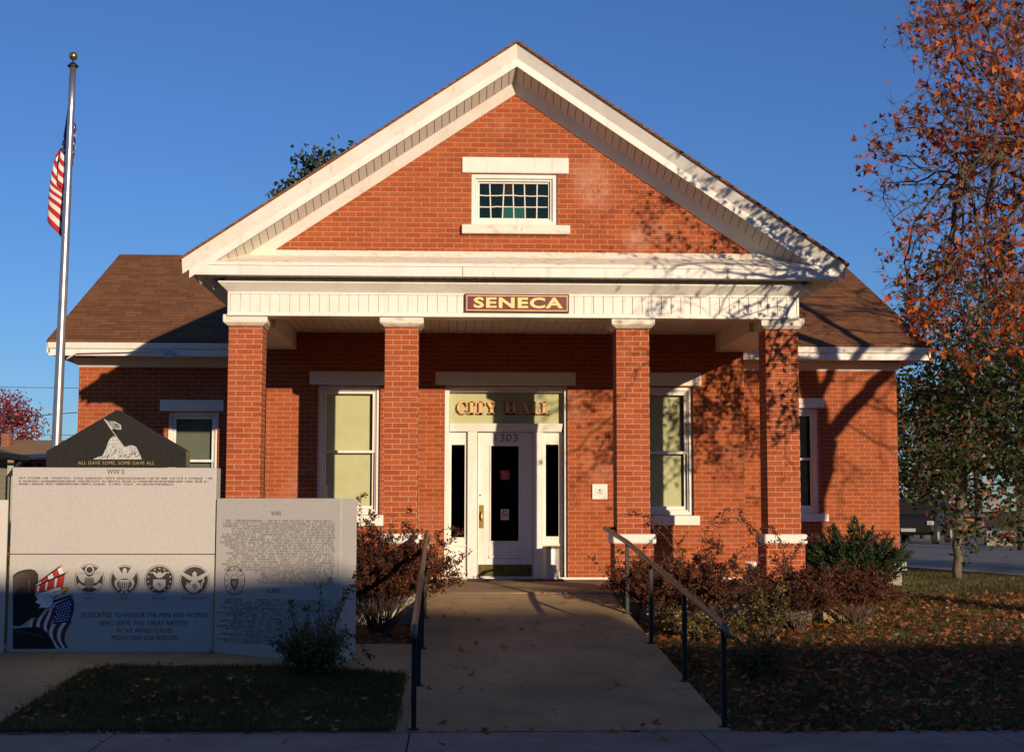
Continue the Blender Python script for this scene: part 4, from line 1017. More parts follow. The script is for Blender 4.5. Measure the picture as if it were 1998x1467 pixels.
def pole(a, c, r): 
    dx, dy = c[0]-a[0], c[1]-a[1]; L = math.hypot(dx, dy); nx_, ny_ = -dy/L*r, dx/L*r
    art([(a[0]+nx_, a[1]+ny_), (c[0]+nx_, c[1]+ny_), (c[0]-nx_, c[1]-ny_), (a[0]-nx_, a[1]-ny_)], 'pline')
    art([(c[0]+14*math.cos(t*.785), c[1]+14*math.sin(t*.785)) for t in range(8)], 'plgold')
pole((296, 350), (515, 190), 6); pole((292, 368), (565, 246), 6)
art([(466, 520), (520, 490), (610, 452), (630, 500), (628, 560), (610, 620), (596, 668), (520, 672), (446, 684), (462, 600)], 'pline'); art([(474, 524), (524, 496), (604, 462), (622, 502), (620, 560), (602, 618), (590, 660), (520, 664), (456, 676), (470, 600)], 'pblue')
for r in range(7):
    for c in range(6):
        u = (c + (0.5 if r % 2 else 0)) / 6; v = (r+.5)/7
        p = lerp(lerp((482, 524), (612, 470), u), lerp((462, 672), (592, 654), u), v)
        if u < .95: art([(p[0]+6*math.cos(t*1.257), p[1]+6.5*math.sin(t*1.257)) for t in range(5)], 'pwhite')
pole((450, 492), (612, 438), 9)
art([(108, 270), (150, 240), (200, 222), (260, 216), (300, 228), (324, 262), (326, 310), (304, 350), (290, 400), (300, 440), (330, 500), (365, 545), (385, 555), (330, 615), (250, 640), (190, 690), (150, 700), (108, 696)], 'dkbrown')
art([(110, 276), (150, 246), (200, 228), (260, 223), (296, 236), (316, 266), (316, 306), (296, 345), (280, 395), (250, 420), (180, 430), (110, 440)], 'brown')
for k in range(7):
    cvs = smooth_curve([(112, 300+20*k), (160, 262+17*k), (215, 255+18*k), (250, 280+20*k), (240, 330+14*k)], 10); lay[0] += 0.00006
    for i in range(10): art([cvs[i], cvs[i+1], (cvs[i+1][0]+3.5, cvs[i+1][1]+4.5), (cvs[i][0]+3.5, cvs[i][1]+4.5)], 'feather', 0)
art([(105, 722), (200, 710), (320, 705), (392, 742), (452, 832), (472, 890), (105, 890)], 'dkbrown')
for k in range(5): art([(120+50*k, 740+8*k), (170+50*k, 735+14*k), (172+50*k, 738+14*k), (120+50*k, 745+8*k)], 'feather')
head = [(318, 425), (400, 402), (470, 374), (520, 370), (526, 400), (522, 424), (462, 440), (452, 472), (446, 505), (425, 535), (398, 546), (362, 540), (326, 548), (350, 518), (298, 497), (324, 472), (302, 450), (326, 446)]
cx_ = sum(p[0] for p in head)/len(head); cy_ = sum(p[1] for p in head)/len(head)
art([(cx_+(x-cx_)*1.05, cy_+(y-cy_)*1.07) for x, y in head], 'pline'); art(head, 'pwhite')
art([(512, 382), (560, 368), (580, 378), (578, 394), (552, 408), (556, 416), (520, 428)], 'pline'); art([(516, 386), (560, 373), (575, 380), (573, 391), (545, 404), (548, 411), (520, 421)], 'pyel')
art([(448, 412), (500, 398), (505, 402), (452, 417)], 'pline'); art([(420, 432), (446, 468), (490, 440), (486, 436), (448, 460), (424, 430)], 'pline')
for x, y in ((375, 462), (398, 492), (425, 486)): art([(x, y), (x+8, y-3), (x+9, y+3), (x+1, y+5)], 'pline')
m.build('painted_eagle', [PT[k] for k in keys], st2)
# black granite gable
px_ = [(90, 911), (90, 880), (228, 799), (364, 880), (364, 911)]
bg_ = thing('memorial_gable', 'black granite gable stone etched with a flag over a rocky mound, topping the memorial', 'memorial', (P(228, 911, YM+.04)[0], YM+0.03, zt))
pts = [P(x, y, YM+0.03) for x, y in px_]; pts = [(x, max(z, zt+0.002)) for x, z in pts]
m = MB(); m.xz(pts, YM+0.03, YM+0.24); m.build('block', M['blackg'], bg_, bevel=0.006)
m = MB(); ins = [(pts[0][0]-0.002, pts[0][1]), ]
frb = lambda u, v: (u, YM+0.0285, v)
put_text(m, 'ALL GAVE SOME, SOME GAVE ALL', (P(151, 905, YM)[0], P(300, 905, YM)[0], P(225, 907, YM)[1], P(225, 899.5, YM)[1]), frb, 0, 0.0, 1.15); m.build('inscription', M['goldd'], bg_)
m = MB(); ly = [0.0287]
def et(pts_, mt=0):
    ly[0] -= 0.00005; q = [(P(x, y, YM+.03)[0], YM+ly[0], P(x, y, YM+.03)[1]) for x, y in pts_]; m.add(q, [tuple(range(len(q)))], mt)
et([(181, 896), (190, 892), (200, 889), (207, 874), (213, 858), (220, 851), (228, 852), (236, 862), (243, 872), (250, 870), (258, 868), (266, 872), (272, 884), (277, 896)])
r2 = random.Random(8)
for k in range(46):
    x = r2.uniform(200, 272); top = 898-36*math.exp(-((x-226)/15)**2)-22*math.exp(-((x-260)/10)**2); y = r2.uniform(min(top+4, 890), 894); a = r2.uniform(-1, 1); L = r2.uniform(3, 8)
    et([(x, y), (x+L*math.sin(a)*.6+.8, y-L*math.cos(a)*.6), (x+L*math.sin(a), y-L*math.cos(a)), (x-0.9, y-1)], r2.choice((1, 1, 2)))
et([(202.5, 817.5), (204, 817), (229, 853), (227.5, 854)])
et([(204, 818), (212, 822), (224, 822), (236, 829), (237, 838), (230, 838), (222, 836), (217, 838)]);
for k in range(3): et([(209+4*k, 823+5*k), (222+3*k, 824+4*k), (235-k, 831+2.6*k), (235-k, 832.4+2.6*k), (222+3*k, 826+4*k), (210+4*k, 824.6+5*k)], 1)
m.build('etching', [M['pale'], M['blackg'], M['engr2']], bg_)
# wing stones, turned forward
def wing_stone(A, B, z0, z1, th, label):
    A = Vector((A[0], A[1], 0)); B = Vector((B[0], B[1], 0)); d = (B-A); L = d.length; d.normalize(); n = Vector((-d.y, d.x, 0))
    if n.y < 0: n = -n
    t = thing('memorial_stone', label, 'memorial', (A+B)/2 + Vector((0, 0, z0)), 'stones of the war memorial')
    m = MB(); m.xy([tuple((A)[:2]), tuple(B[:2]), tuple((B+n*th)[:2]), tuple((A+n*th)[:2])], z0, z1); m.build('block', M['gran'], t, bevel=0.007)
    return t, (lambda u, v, o=0.0015: tuple(A + d*u - n*o + Vector((0, 0, v)))), L
zr_top = P(420, 972, YM)[1]
RA, RB = (-2.512, 15.26), (-1.162, 14.72)
st3, f3, L3 = wing_stone(RA, RB, 0.2, zr_top, 0.37, 'granite wing stone covered in names under WWII and KOREA, behind the olive shrub')
def uv3(px, py):
    t = (px-420)/250.0; y = RA[1]+(RB[1]-RA[1])*t
    return L3*t, P(px, py, y)[1]
def row3(m, px0, px1, py, **k):
    a = uv3(px0, py); c = uv3(px1, py); names(m, f3, a[0], c[0], (a[1]+c[1])/2, 0.024, 0.021, **k)
m = MB()
def t3(txt, a, c, y0, y1): 
    p, q = uv3(a, y0), uv3(c, y1); m = MB(); put_text(m, txt, (p[0], q[0], p[1], q[1]), f3, 0, 0.0, 1.1); m.build('inscription', M['engr'], st3)
t3('WWII', 532, 551, 1006, 997); t3('KOREA', 526, 554, 1156, 1147); t3('COAST GUARD', 441, 476, 1170.5, 1167)
m = MB()
lefts = [440, 435, 434, 452, 450, 432, 428, 438, 428, 436, 446, 454, 440, 452, 446, 442, 430, 436, 436]
for k, l in enumerate(lefts): row3(m, l, 656, 1018.5+5.35*k, ragged=0.02)
for k in range(5): row3(m, 500+4*(k % 3), 656, 1120+4.9*k, ragged=0.06)
m.build('name_list', M['engr2'], st3)
m = MB()
for k in range(17): row3(m, 421+9*(k*7 % 5)+(84 if k == 0 else 0), 656, 1174+5.2*k, ragged=0.03)
m.build('name_list', M['engr2'], st3)
m = MB(); c0 = uv3(460, 1132); R = 27/2800*15.2
def oval(r0, r1, off, mt, sx=.82):
    for i in range(28):
        a, e = 2*math.pi*i/28, 2*math.pi*(i+1)/28
        q = [f3(c0[0]+r*math.cos(w_)*sx, c0[1]+r*math.sin(w_), off) for r, w_ in ((r1, a), (r1, e), (max(r0, 1e-4), e), (max(r0, 1e-4), a))]
        m.add(q, [(0, 1, 2, 3)], mt)
oval(R*.97, R*1.03, .0012, 0); oval(R*.42, R*.46, .0012, 0); oval(R*.62, R*.66, .0012, 1)
for k in range(12):
    a = 2*math.pi*k/12; m.add([f3(c0[0]+R*.82*(r*math.cos(a+w_)), c0[1]+R*(r*math.sin(a+w_)), .0013) for r, w_ in ((.72, -.08), (.72, .08), (.9, .05), (.9, -.05))], [(0, 1, 2, 3)], 1)
m.add([f3(c0[0]+R*x*.9, c0[1]+R*y, .0014) for x, y in SHIELD], [tuple(range(7))], 0); m.add([f3(c0[0]+R*x*.55, c0[1]+R*(y*.6-.08), .0016) for x, y in SHIELD], [tuple(range(7))], 1)
for sx_ in (-1, 1): m.add([f3(c0[0]+R*(sx_*.5+x*.16), c0[1]+R*(.72+y*.16), .0014) for x, y in star((0, 0), 1, 4)], [tuple(range(8))], 0)
m.build('service_emblem', [M['engr'], M['engr2']], st3)
st4, f4, L4 = wing_stone((-6.0, 14.70), (-4.672, 15.26), 0.2, P(10, 975, YM)[1], 0.3, 'plain granite wing stone beside the painted eagle, mostly out of view')
m = MB()
for py, a, c in ((1035, 1.16, 1.25), (1190, 1.02, 1.22), (1212, 1.05, 1.24), (1234, 1.0, 1.23)):
    names(m, f4, a, c, P(10, py, 15.15)[1], 0.024, 0.021)
m.build('name_list', M['engr2'], st4)

# ------------------------------------------------------------------ flagpole and flag
YFP = 17.6
pb_ = P3(108.5, 900, YFP); pt_ = P3(142.5, 131, YFP)
dd = (pt_-pb_); base = pb_ - dd*((pb_.z-0.38)/dd.z)
fp = thing('flagpole', 'tall tapered aluminium flagpole with a gilt ball behind the memorial', 'flagpole', base)
m = MB(); n = 14; m.tube([base.lerp(pt_, i/n) for i in range(n+1)], [0.069-0.030*i/n for i in range(n+1)], 20); m.build('pole', M['alum'], fp, smooth=True)
m = MB()
for i in range(2, 13): 
    c_ = base.lerp(pt_, i/13.0); r_ = 0.070-0.030*i/13.0
    m.tube([c_, c_+dd.normalized()*0.012], r_+0.0012, 20)
m.build('pole_joint', M['alum'], fp, smooth=False)
m = MB(); m.lathe(pt_, [(0.03, -.01), (0.066, 0.0), (0.068, 0.012), (0.045, 0.035), (0.028, 0.05), (0.012, 0.06), (0.012, 0.10)], 20); m.build('truck', M['black'], fp, smooth=False)
m = MB(); m.lathe(pt_+Vector((0, 0, 0.135)), [(0.052*math.sin(math.pi*k/12)+1e-4, -0.052*math.cos(math.pi*k/12)) for k in range(13)], 24); m.build('gilt_ball', M['brass'], fp, smooth=True)
m = MB(); q0 = base.lerp(pt_, 0.2)+Vector((-0.05, .07, 0)); m.tube([q0, pt_+Vector((-0.045, 0.03, 0))], 0.004, 6); m.build('halyard', M['fwhite'], fp)
# flag: limp cloth in deep folds, hoist along the pole
FT = P3(133, 186, YFP+0.09); HH = 1.0
NU, NV = 72, 39
verts = []
for j in range(NV+1):
    v = j/NV
    for i in range(NU+1):
        u = i/NU
        z = FT.z - HH*v*(1-0.26*u) - 1.04*u*(0.92+0.08*v) + 0.05*u*math.sin(6*v+4*u)
        ph = u*3.1*math.pi + 0.5*v + 0.4
        amp = 0.115*min(1, u*4.0)*(0.55+0.45*min(1, v*1.5+u))
        drift = -0.10*u*math.sin(min(1, 0.35*v+0.9*u)*math.pi*0.62)
        x = FT.x + 0.045 - 0.05*v - amp*math.sin(ph) + drift - 0.028*(FT.z-z)
        y = FT.y + 0.03 + 0.05*math.cos(ph) + 0.035*math.sin(v*5+u*3) + 0.05*u
        verts.append((x, y, z))
m = MB(); m.v = verts
for j in range(NV):
    for i in range(NU):
        u = (i+.5)/NU; v = (j+.5)/NV
        mt = 0 if int(v*13) % 2 == 0 else 1
        if v < 7/13 and u < 0.4:
            mt = 2
            if (i % 4 == 2) and (j % 4 == 2): mt = 1
        if u < 0.02: mt = 1
        m.f.append((j*(NU+1)+i, j*(NU+1)+i+1, (j+1)*(NU+1)+i+1, (j+1)*(NU+1)+i)); m.m.append(mt)
flag = m.build('flag', [M['red'], M['fwhite'], M['fblue']], None, FT, smooth=True)
sm = flag.modifiers.new('thickness', 'SOLIDIFY'); sm.thickness = 0.003
tag(flag, 'stars and stripes flag hanging limp in folds on the flagpole', 'flag')

# ------------------------------------------------------------------ trees and shrubs
def colonize(seed, lines, attr, step=0.28, infl=1.6, kill=0.45, iters=120, trop=(0, 0, 0.0)):
    """grow a skeleton from the polylines (list of (points, parent line index or None)) into the attractor cloud"""
    r = np.random.default_rng(seed)
    nodes = []; par = []
    for pts in lines:
        pts = [Vector(p) for p in pts]; prev = -1
        if nodes:
            d = np.linalg.norm(np.array(nodes) - np.array(pts[0]), axis=1); prev = int(d.argmin())
        else:
            nodes.append(tuple(pts[0])); par.append(-1); prev = 0
        for a, c in zip(pts, pts[1:]):
            n = max(1, int((c-a).length/step))
            for k in range(1, n+1):
                q = a.lerp(c, k/n) + Vector(tuple(r.normal(0, 0.02, 3)))
                nodes.append(tuple(q)); par.append(prev); prev = len(nodes)-1
    A = np.array(attr, dtype=float)
    N = np.array(nodes)
    D = np.full(len(A), 1e9); I = np.zeros(len(A), int)
    for s in range(0, len(N)):
        d = np.linalg.norm(A - N[s], axis=1); b_ = d < D; D[b_] = d[b_]; I[b_] = s
    nodes = list(map(tuple, N)); alive = np.ones(len(A), bool); trop = np.array(trop)
    cnt = {}
    for it in range(iters):
        act = alive & (D < infl)
        if not act.any(): break
        idx = I[act]; vec = A[act] - np.array(nodes)[idx]; vec /= np.linalg.norm(vec, axis=1)[:, None] + 1e-9
        new = []
        for s in np.unique(idx):
            if cnt.get(s, 0) > 3: continue
            d = vec[idx == s].sum(0); d = d/(np.linalg.norm(d)+1e-9) + r.normal(0, 0.16, 3) + trop
            d /= np.linalg.norm(d)+1e-9
            new.append((s, np.array(nodes[s]) + d*step)); cnt[s] = cnt.get(s, 0)+1
        if not new: break
        for s, q in new:
            nodes.append(tuple(q)); par.append(int(s)); k = len(nodes)-1
            d = np.linalg.norm(A - q, axis=1); b_ = d < D; D[b_] = d[b_]; I[b_] = k
        alive &= D > kill
    return np.array(nodes), par
def skeleton_mesh(nodes, par, r0, rmax, e=2.3, sides=7):
    n = len(nodes); acc = np.zeros(n); ch = [[] for _ in range(n)]
    for i, p in enumerate(par):
        if p >= 0: ch[p].append(i)
    R = np.zeros(n)
    for i in range(n-1, -1, -1):
        R[i] = r0 if not ch[i] else (sum(R[c]**e for c in ch[i]))**(1/e)
    R = r0 + (R-r0)*(rmax-r0)/max(R[0]-r0, 1e-6)
    main = {}
    for i in range(n):
        if ch[i]: main[i] = max(ch[i], key=lambda c: R[c])
    m = MB(); starts = [0] + [c for i in range(n) for c in ch[i] if c != main.get(i)]
    for s in starts:
        pts = []; rs = []
        if par[s] >= 0: pts.append(nodes[par[s]]); rs.append(min(R[par[s]], R[s]*1.25))
        i = s
        while True:
            pts.append(nodes[i]); rs.append(R[i])
            if i not in main: break
            i = main[i]
        if len(pts) < 2: continue
        rs[-1] *= 0.5
        k = sides if rs[0] > 0.03 else (5 if rs[0] > 0.012 else 3)
        m.tube(pts, rs, k, 0, caps=False)
    tips = [i for i in range(n) if not ch[i]]
    return m, R, tips, ch
STAR = []
for ang, rr in ((-90, .10), (-62, .38), (-40, .22), (-8, .62), (12, .30), (30, .66), (52, .34), (72, .62), (90, 1.0), (108, .62), (128, .34), (150, .66), (168, .30), (188, .62), (220, .22), (242, .38)):
    STAR.append((rr*math.cos(rad(ang)), rr*math.sin(rad(ang))+0.15))
OVAL = [(0, -.5), (.26, -.15), (.24, .2), (0, .55), (-.24, .2), (-.26, -.15)]
DIAM = [(0, -.5), (.24, 0), (0, .5), (-.24, 0)]
NEED = [(-.05, -.5), (.05, -.5), (.02, .5), (-.02, .5)]
def leaves(r, pos, size, tmpl, droop=0.25, up=None, curl=0.25, dirs=None):
    """orient a leaf outline at each position at random; returns vertices"""
    n = len(pos); t = np.array(tmpl)
    if dirs is None:
        d = r.normal(0, 1, (n, 3)); d[:, 2] -= droop
    else: d = dirs + r.normal(0, 0.25, (n, 3))
    d /= np.linalg.norm(d, axis=1)[:, None] + 1e-9
    o = r.normal(0, 1, (n, 3))
    if up is not None: o = o*0.6 + np.array(up)
    u = np.cross(d, o); u /= np.linalg.norm(u, axis=1)[:, None] + 1e-9
    nn = np.cross(u, d)
    s = size*r.uniform(0.65, 1.3, n)
    V = pos[:, None, :] + s[:, None, None]*(t[None, :, 0, None]*u[:, None, :] + t[None, :, 1, None]*d[:, None, :] + curl*(t[None, :, 0, None]**2)*nn[:, None, :])
    return V.reshape(-1, 3)
def tree(name, label, base, nodes, par, r0, rmax, bark, leafmat_, per, lsize, tmpl, seed, spread=0.16, group=None, keep=None, e=2.3, thick=99.0, droop=0.25, cat='tree', petiole=False):
    r = np.random.default_rng(seed)
    t = thing(name, label, cat, base, group)
    m, R, tips, ch = skeleton_mesh(nodes, par, r0, rmax, e)
    m.build('trunk', M[bark], t, smooth=True)
    sel = np.array([i for i in range(len(nodes)) if R[i] < r0*thick])
    cnt = r.poisson(per, len(sel)) if np.isscalar(per) else r.poisson(per(nodes[sel]))
    idx = np.repeat(sel, cnt)
    pos = nodes[idx] + r.normal(0, spread, (len(idx), 3))
    np_mesh('crown', leaves(r, pos, lsize, tmpl, droop), len(tmpl), M[leafmat_], t)
    if petiole:
        a = nodes[idx]; d = pos-a; o = np.cross(d, r.normal(0, 1, d.shape)); o /= np.linalg.norm(o, axis=1)[:, None]+1e-9
        tw = np.repeat(sel, petiole); d2 = r.normal(0, 1, (len(tw), 3)); d2 /= np.linalg.norm(d2, axis=1)[:, None]; d2 *= r.uniform(0.06, 0.24, (len(tw), 1)); a2 = nodes[tw]
        o2 = np.cross(d2, r.normal(0, 1, d2.shape)); o2 /= np.linalg.norm(o2, axis=1)[:, None]+1e-9
        np_mesh('leaf_stems', np.concatenate([np.stack([a+o*0.0026, a-o*0.0026, pos], 1), np.stack([a2+o2*0.0032, a2-o2*0.0032, a2+d2], 1)]).reshape(-1, 3), 3, M[bark], t)
    return t

# big maple, trunk outside the frame on the right, crown reaching over the lawn
r = np.random.default_rng(11)
LEFT = [(-900, 1950), (-500, 1850), (-200, 1790), (0, 1745), (30, 1735), (70, 1735), (95, 1790), (150, 1815), (190, 1775), (225, 1705), (265, 1680), (300, 1655), (350, 1668), (385, 1670), (420, 1725), (460, 1745), (480, 1735), (510, 1700), (545, 1675), (580, 1700), (620, 1735), (650, 1760), (690, 1800), (730, 1900)]
def left_at(py): return interp(py, LEFT)
att = []
cl = []
def to_px(q):
    d = CM.transposed() @ Vector((q[0], q[1], q[2]-EYE)); return CX+F*d.x/-d.z, CY-F*d.y/-d.z
while len(cl) < 300:
    x, y, z = r.uniform(3.2, 15.5), r.uniform(11.5, 20.0), r.uniform(3.6, 12.5)
    q = ((x-9.9)/6.3)**2 + ((y-15.6)/4.4)**2 + ((z-7.4)/5.4)**2
    if not 0.10 < q < 1.0: continue
    px, py = to_px((x, y, z))
    if px < left_at(py)+22 or py > 690: continue
    if len(cl) < 215 and not (px < 2080 and py > -120): continue
    if len(cl) < 215 and px < 1850 and r.random() < 0.5: continue
    if len(cl) >= 240 and not (x > 11.2 and z < 9.5): continue
    cl.append((x, y, z))
# a few leaf masses stand in the path of the light that crosses the gable, the porch wall and the outer column
SD = Vector((0.48, -1.0, 0.225))
for sx_, sy_, Y_ in ((1290, 445, 18.7), (1330, 420, 18.7), (1385, 462, 18.7), (1410, 490, 18.7), (1470, 395, 18.3), (1545, 465, 18.3), (1590, 505, 18.3), (1520, 580, 18.6), (1410, 800, 21.7), (1425, 715, 21.7), (1395, 885, 21.7), (1380, 790, 21.7), (1330, 800, 21.9), (1165, 760, 21.7), (1185, 850, 21.7), (1172, 905, 21.7), (1535, 720, 18.7), (1530, 790, 18.7), (1450, 760, 21.7)):
    p0 = P3(sx_, sy_, Y_)
    for s_ in np.arange(2.6, 9.0, 0.2):
        q = p0 + SD*float(s_); px, py = to_px(q)
        if px > left_at(py)+15 and q.y < 18.0: cl.append(tuple(q)); break
nfix = len(cl)
cl = np.array(cl)
for ci, c_ in enumerate(cl):
    for k in range(24):
        q = c_ + r.normal(0, 0.50 if ci < 300 else 0.22, 3); px, py = to_px(q)
        if px < left_at(py)+8 or py > 730: continue
        att.append(q)
mb_ = (9.45, 16.0, gz(9.45, 16.0)-0.05)
lines = [[mb_, (9.6, 16.0, 2.7), (9.95, 16.0, 4.7)],
         [(9.95, 16.0, 4.7), (9.72, 16.0, 5.9), (9.4, 15.6, 7.6), (9.2, 15.3, 9.5)],
         [(9.8, 16.0, 5.3), (10.27, 16.1, 6.3), (10.6, 16.6, 8.2), (10.5, 16.7, 10)],
         [(9.95, 16.0, 4.7), (10.5, 15.9, 5.35), (11.2, 15.8, 6.0), (12.2, 15.4, 7.2)],
         [(9.72, 16.0, 5.9), (8.7, 15.2, 6.3), (7.7, 14.6, 6.2), (6.9, 14.3, 5.7)],
         [(9.7, 15.9, 6.1), (8.7, 16.9, 6.9), (7.4, 17.3, 6.6), (6.2, 17.0, 6.0)],
         [(9.5, 15.7, 7.2), (8.2, 15.0, 8.0), (6.8, 14.6, 8.0)]]
nd, pr_ = colonize(3, lines, att, 0.17, 1.8, 0.25, 140)
dens_c = r.normal(0, 1, (60, 3))
def mper(p):
    dd_ = np.linalg.norm(p[:, None, :]-np.concatenate([cl[:300:3], cl[300:]])[None], axis=2).min(1)
    edge_ = np.clip((p[:, 0]-4.6)/2.2, 0.42, 1.0)
    return np.clip(28-56.0*dd_, 0.45, 26.0)*edge_
tree('maple_tree', 'tall orange maple whose grey limbs reach in over the leaf covered lawn', mb_, nd, pr_, 0.0034, 0.235, 'bark', 'maple', mper, 0.063, STAR, 21, 0.095, thick=4.6, petiole=3, droop=0.9, e=2.05)

# young tree by the parking road
r = np.random.default_rng(5)
tb = (9.25, 26.3, gz(9.25, 26.3)-0.03)
att = []
while len(att) < 1900:
    q = r.normal(0, 1, 3); q /= np.linalg.norm(q); q *= r.uniform(0.25, 1)**(1/2.2)
    p = np.array([9.85, 26.4, 3.95]) + q*np.array([1.85, 1.7, 3.25])*(1.0+0.12*math.sin(q[2]*6+q[0]*4))
    if p[2] < 0.98: continue
    att.append(p)
nd, pr_ = colonize(8, [[tb, (9.27, 26.3, 1.6), (9.5, 26.35, 3.0), (9.65, 26.4, 5.0)]], att, 0.20, 1.4, 0.28, 70)
gc = np.random.default_rng(44).normal(0, 1, (46, 3))*np.array([0.95, 0.9, 1.5]) + np.array([9.85, 26.4, 3.9])
def gper(p):
    d = np.linalg.norm(p[:, None, :]-gc[None], axis=2).min(1); return np.clip(24-34*d, 4.5, 20)
tree('young_tree', 'young tree with green and rust leaves on the lawn beside the parking road', tb, nd, pr_, 0.005, 0.085, 'bark2', 'green', gper, 0.115, OVAL, 31, 0.15, thick=6, petiole=1)

def cloud_tree(name, label, base, c, rad3, n, natt, lm, bark='bark', per=5, ls=0.2, tmpl=OVAL, seed=1, step=0.4, rmax=0.16, group=None, spread=0.3, r0=0.01):
    r = np.random.default_rng(seed); att = []
    lob = [(r.normal(0, 0.5, 3), r.uniform(0.35, 0.6)) for _ in range(9)]
    while len(att) < natt:
        q = r.normal(0, 1, 3); q /= np.linalg.norm(q); q *= r.uniform(0.1, 1)**(1/2.4)
        if min(np.linalg.norm(q-l)/s for l, s in lob) > 1.15: continue
        att.append(np.array(c) + q*np.array(rad3))
    nd, pr_ = colonize(seed, [[base, tuple(0.5*(np.array(base)+np.array(c))), c]], att, step, step*6, step*1.3, 60)
    return tree(name, label, base, nd, pr_, r0, rmax, bark, lm, per, ls, tmpl, seed+5, spread, group, thick=4.5)
cloud_tree('maple_tree', 'second maple added out of view to shade the parking road and young tree', (19.8, 13.5, 0.2), (19.8, 13.5, 6.4), (3.6, 3.4, 3.6), 0, 900, 'maple', per=9, ls=0.16, seed=77, step=0.42, rmax=0.2, spread=0.3)  # unseen tree, added to throw shadow bands on the road behind
x, z = P(612, 345, 40)
cloud_tree('evergreen_tree', 'dark evergreen tree top showing over the white gable slope', (x+0.9, 40, 0.5), (x+0.95, 40, z-2.0), (2.35, 2.2, 2.9), 0, 2200, 'dgreen', per=22, ls=0.17, seed=4, step=0.28, rmax=0.2, spread=0.17)
x, z = P(20, 830, 70)
cloud_tree('crimson_tree', 'crimson autumn tree behind the tan roof and overhead wires', (x-0.3, 70, 0.4), (x-0.35, 70, z-0.4), (2.0, 1.8, 2.2), 0, 900, 'redtree', per=17, ls=0.15, seed=9, step=0.28, rmax=0.14, spread=0.2)
GB = 'far trees beyond the parking road'
for k, (px, py, Y, rx, rz_, lm, lab) in enumerate(((1990, 760, 44, 2.6, 3.6, 'green', 'bushy green and rust tree just beyond the young tree'),
        (1800, 830, 62, 3.6, 4.6, 'green', 'broad dark tree standing beyond the parked car'),
        (1905, 850, 75, 4.0, 4.2, 'maple', 'rust coloured tree far beyond the parking road'))):
    x, z = P(px, py, Y); cloud_tree('far_tree', lab, (x, Y, 0.4), (x, Y, z), (rx, rx, rz_), 0, 900, lm, per=8, ls=0.26, seed=50+k, step=0.42, rmax=0.22, group=GB, spread=0.35)

def shrub(name, label, base, n, height, spread_, lm, ls, nleaf, seed, group=None, tmpl=DIAM, arch=0.5, twigs=5, r_stem=0.006, bias=(0, 0), zmin=0.25, extra=(), cat='shrub', tw_len=0.28):
    r = np.random.default_rng(seed); rr = random.Random(seed)
    t = thing(name, label, cat, base, group)
    m = MB(); P_ = []; W_ = []
    def stem(a, out, h, droop_, rad_, seg=9):
        pts = []
        for k in range(seg+1):
            s = k/seg
            q = Vector(a) + Vector((out[0]*s**1.15, out[1]*s**1.15, h*(s*(1+droop_) - droop_*s*s*1.25)))
            q += Vector(tuple(r.normal(0, 0.012, 3)))
            pts.append(q)
        m.tube(pts, [rad_*(1-0.75*k/seg) for k in range(seg+1)], 4, 0, caps=False); return pts
    for i in range(n):
        an = rr.uniform(0, 2*math.pi); q = math.sqrt(rr.random())
        a = (base[0]+0.10*spread_[0]*math.cos(an), base[1]+0.10*spread_[1]*math.sin(an), base[2]-0.02)
        out = (spread_[0]*q*math.cos(an)+bias[0], spread_[1]*q*math.sin(an)+bias[1])
        pts = stem(a, out, height*rr.uniform(0.55, 1.0)*(1.05-0.35*q*q), arch*rr.uniform(0.2, 1.1), r_stem*rr.uniform(.7, 1.2))
        for j in range(twigs):
            k = rr.randint(3, 9); p = pts[k]; d = Vector((rr.gauss(0, 1), rr.gauss(0, 1), rr.gauss(0.35, .7))).normalized()*rr.uniform(0.4, 1.0)*tw_len
            tp_ = [p, p+d*0.5+Vector((0, 0, .02)), p+d]; m.tube(tp_, [r_stem*.45, r_stem*.3, r_stem*.15], 3, 0, caps=False)
            for s in range(10): P_.append(p + d*rr.random()); 
        for k in range(3, len(pts)): P_ += [pts[k].lerp(pts[k-1], rr.random()) for _ in range(3)]
    for pts in extra:
        pts = [Vector(p) for p in pts]; sm_ = []
        for k in range(25):
            s = k/24*(len(pts)-1); i = min(int(s), len(pts)-2); f = s-i
            p0, p1, p2, p3 = pts[max(i-1, 0)], pts[i], pts[i+1], pts[min(i+2, len(pts)-1)]
            sm_.append(0.5*((2*p1)+(p2-p0)*f+(2*p0-5*p1+4*p2-p3)*f*f+(3*p1-p0-3*p2+p3)*f**3))
        m.tube(sm_, [0.006*(1-.6*k/24) for k in range(25)], 4, 0, caps=False)
        for k in range(4, 25): P_ += [sm_[k]+Vector(tuple(r.normal(0, 0.008, 3))) for _ in range(2)]
    m.build('stems', M['twig'], t)
    pool = np.array([tuple(p) for p in P_]); pool = pool[pool[:, 2] > base[2]+zmin*height]
    sel = r.integers(0, len(pool), nleaf)
    pos = pool[sel] + r.normal(0, 0.018, (nleaf, 3))
    np_mesh('foliage', leaves(r, pos, ls, tmpl, -0.1), len(tmpl), M[lm], t)
    return t
GBa = 'dark red barberry bushes in front of the porch'
def gp(px, py, Y): 
    x = P(px, py, Y)[0]; return (x, Y, gz(x, Y))
def arc(pts, Y): return [P3(px, py, Y) for px, py in pts]
shrub('barberry_bush', 'dark red barberry squeezed between the memorial and the ramp handrail', (-0.88, 17.1, 0.40), 125, 1.52, (0.88, 0.55), 'barb', 0.040, 24000, 1, GBa, arch=0.35, zmin=0.30, twigs=6,
      extra=[arc([(760, 1130), (700, 1040), (690, 985), (712, 965)], 17.0), arc([(800, 1130), (840, 1050), (880, 1030), (905, 1040)], 17.2)])
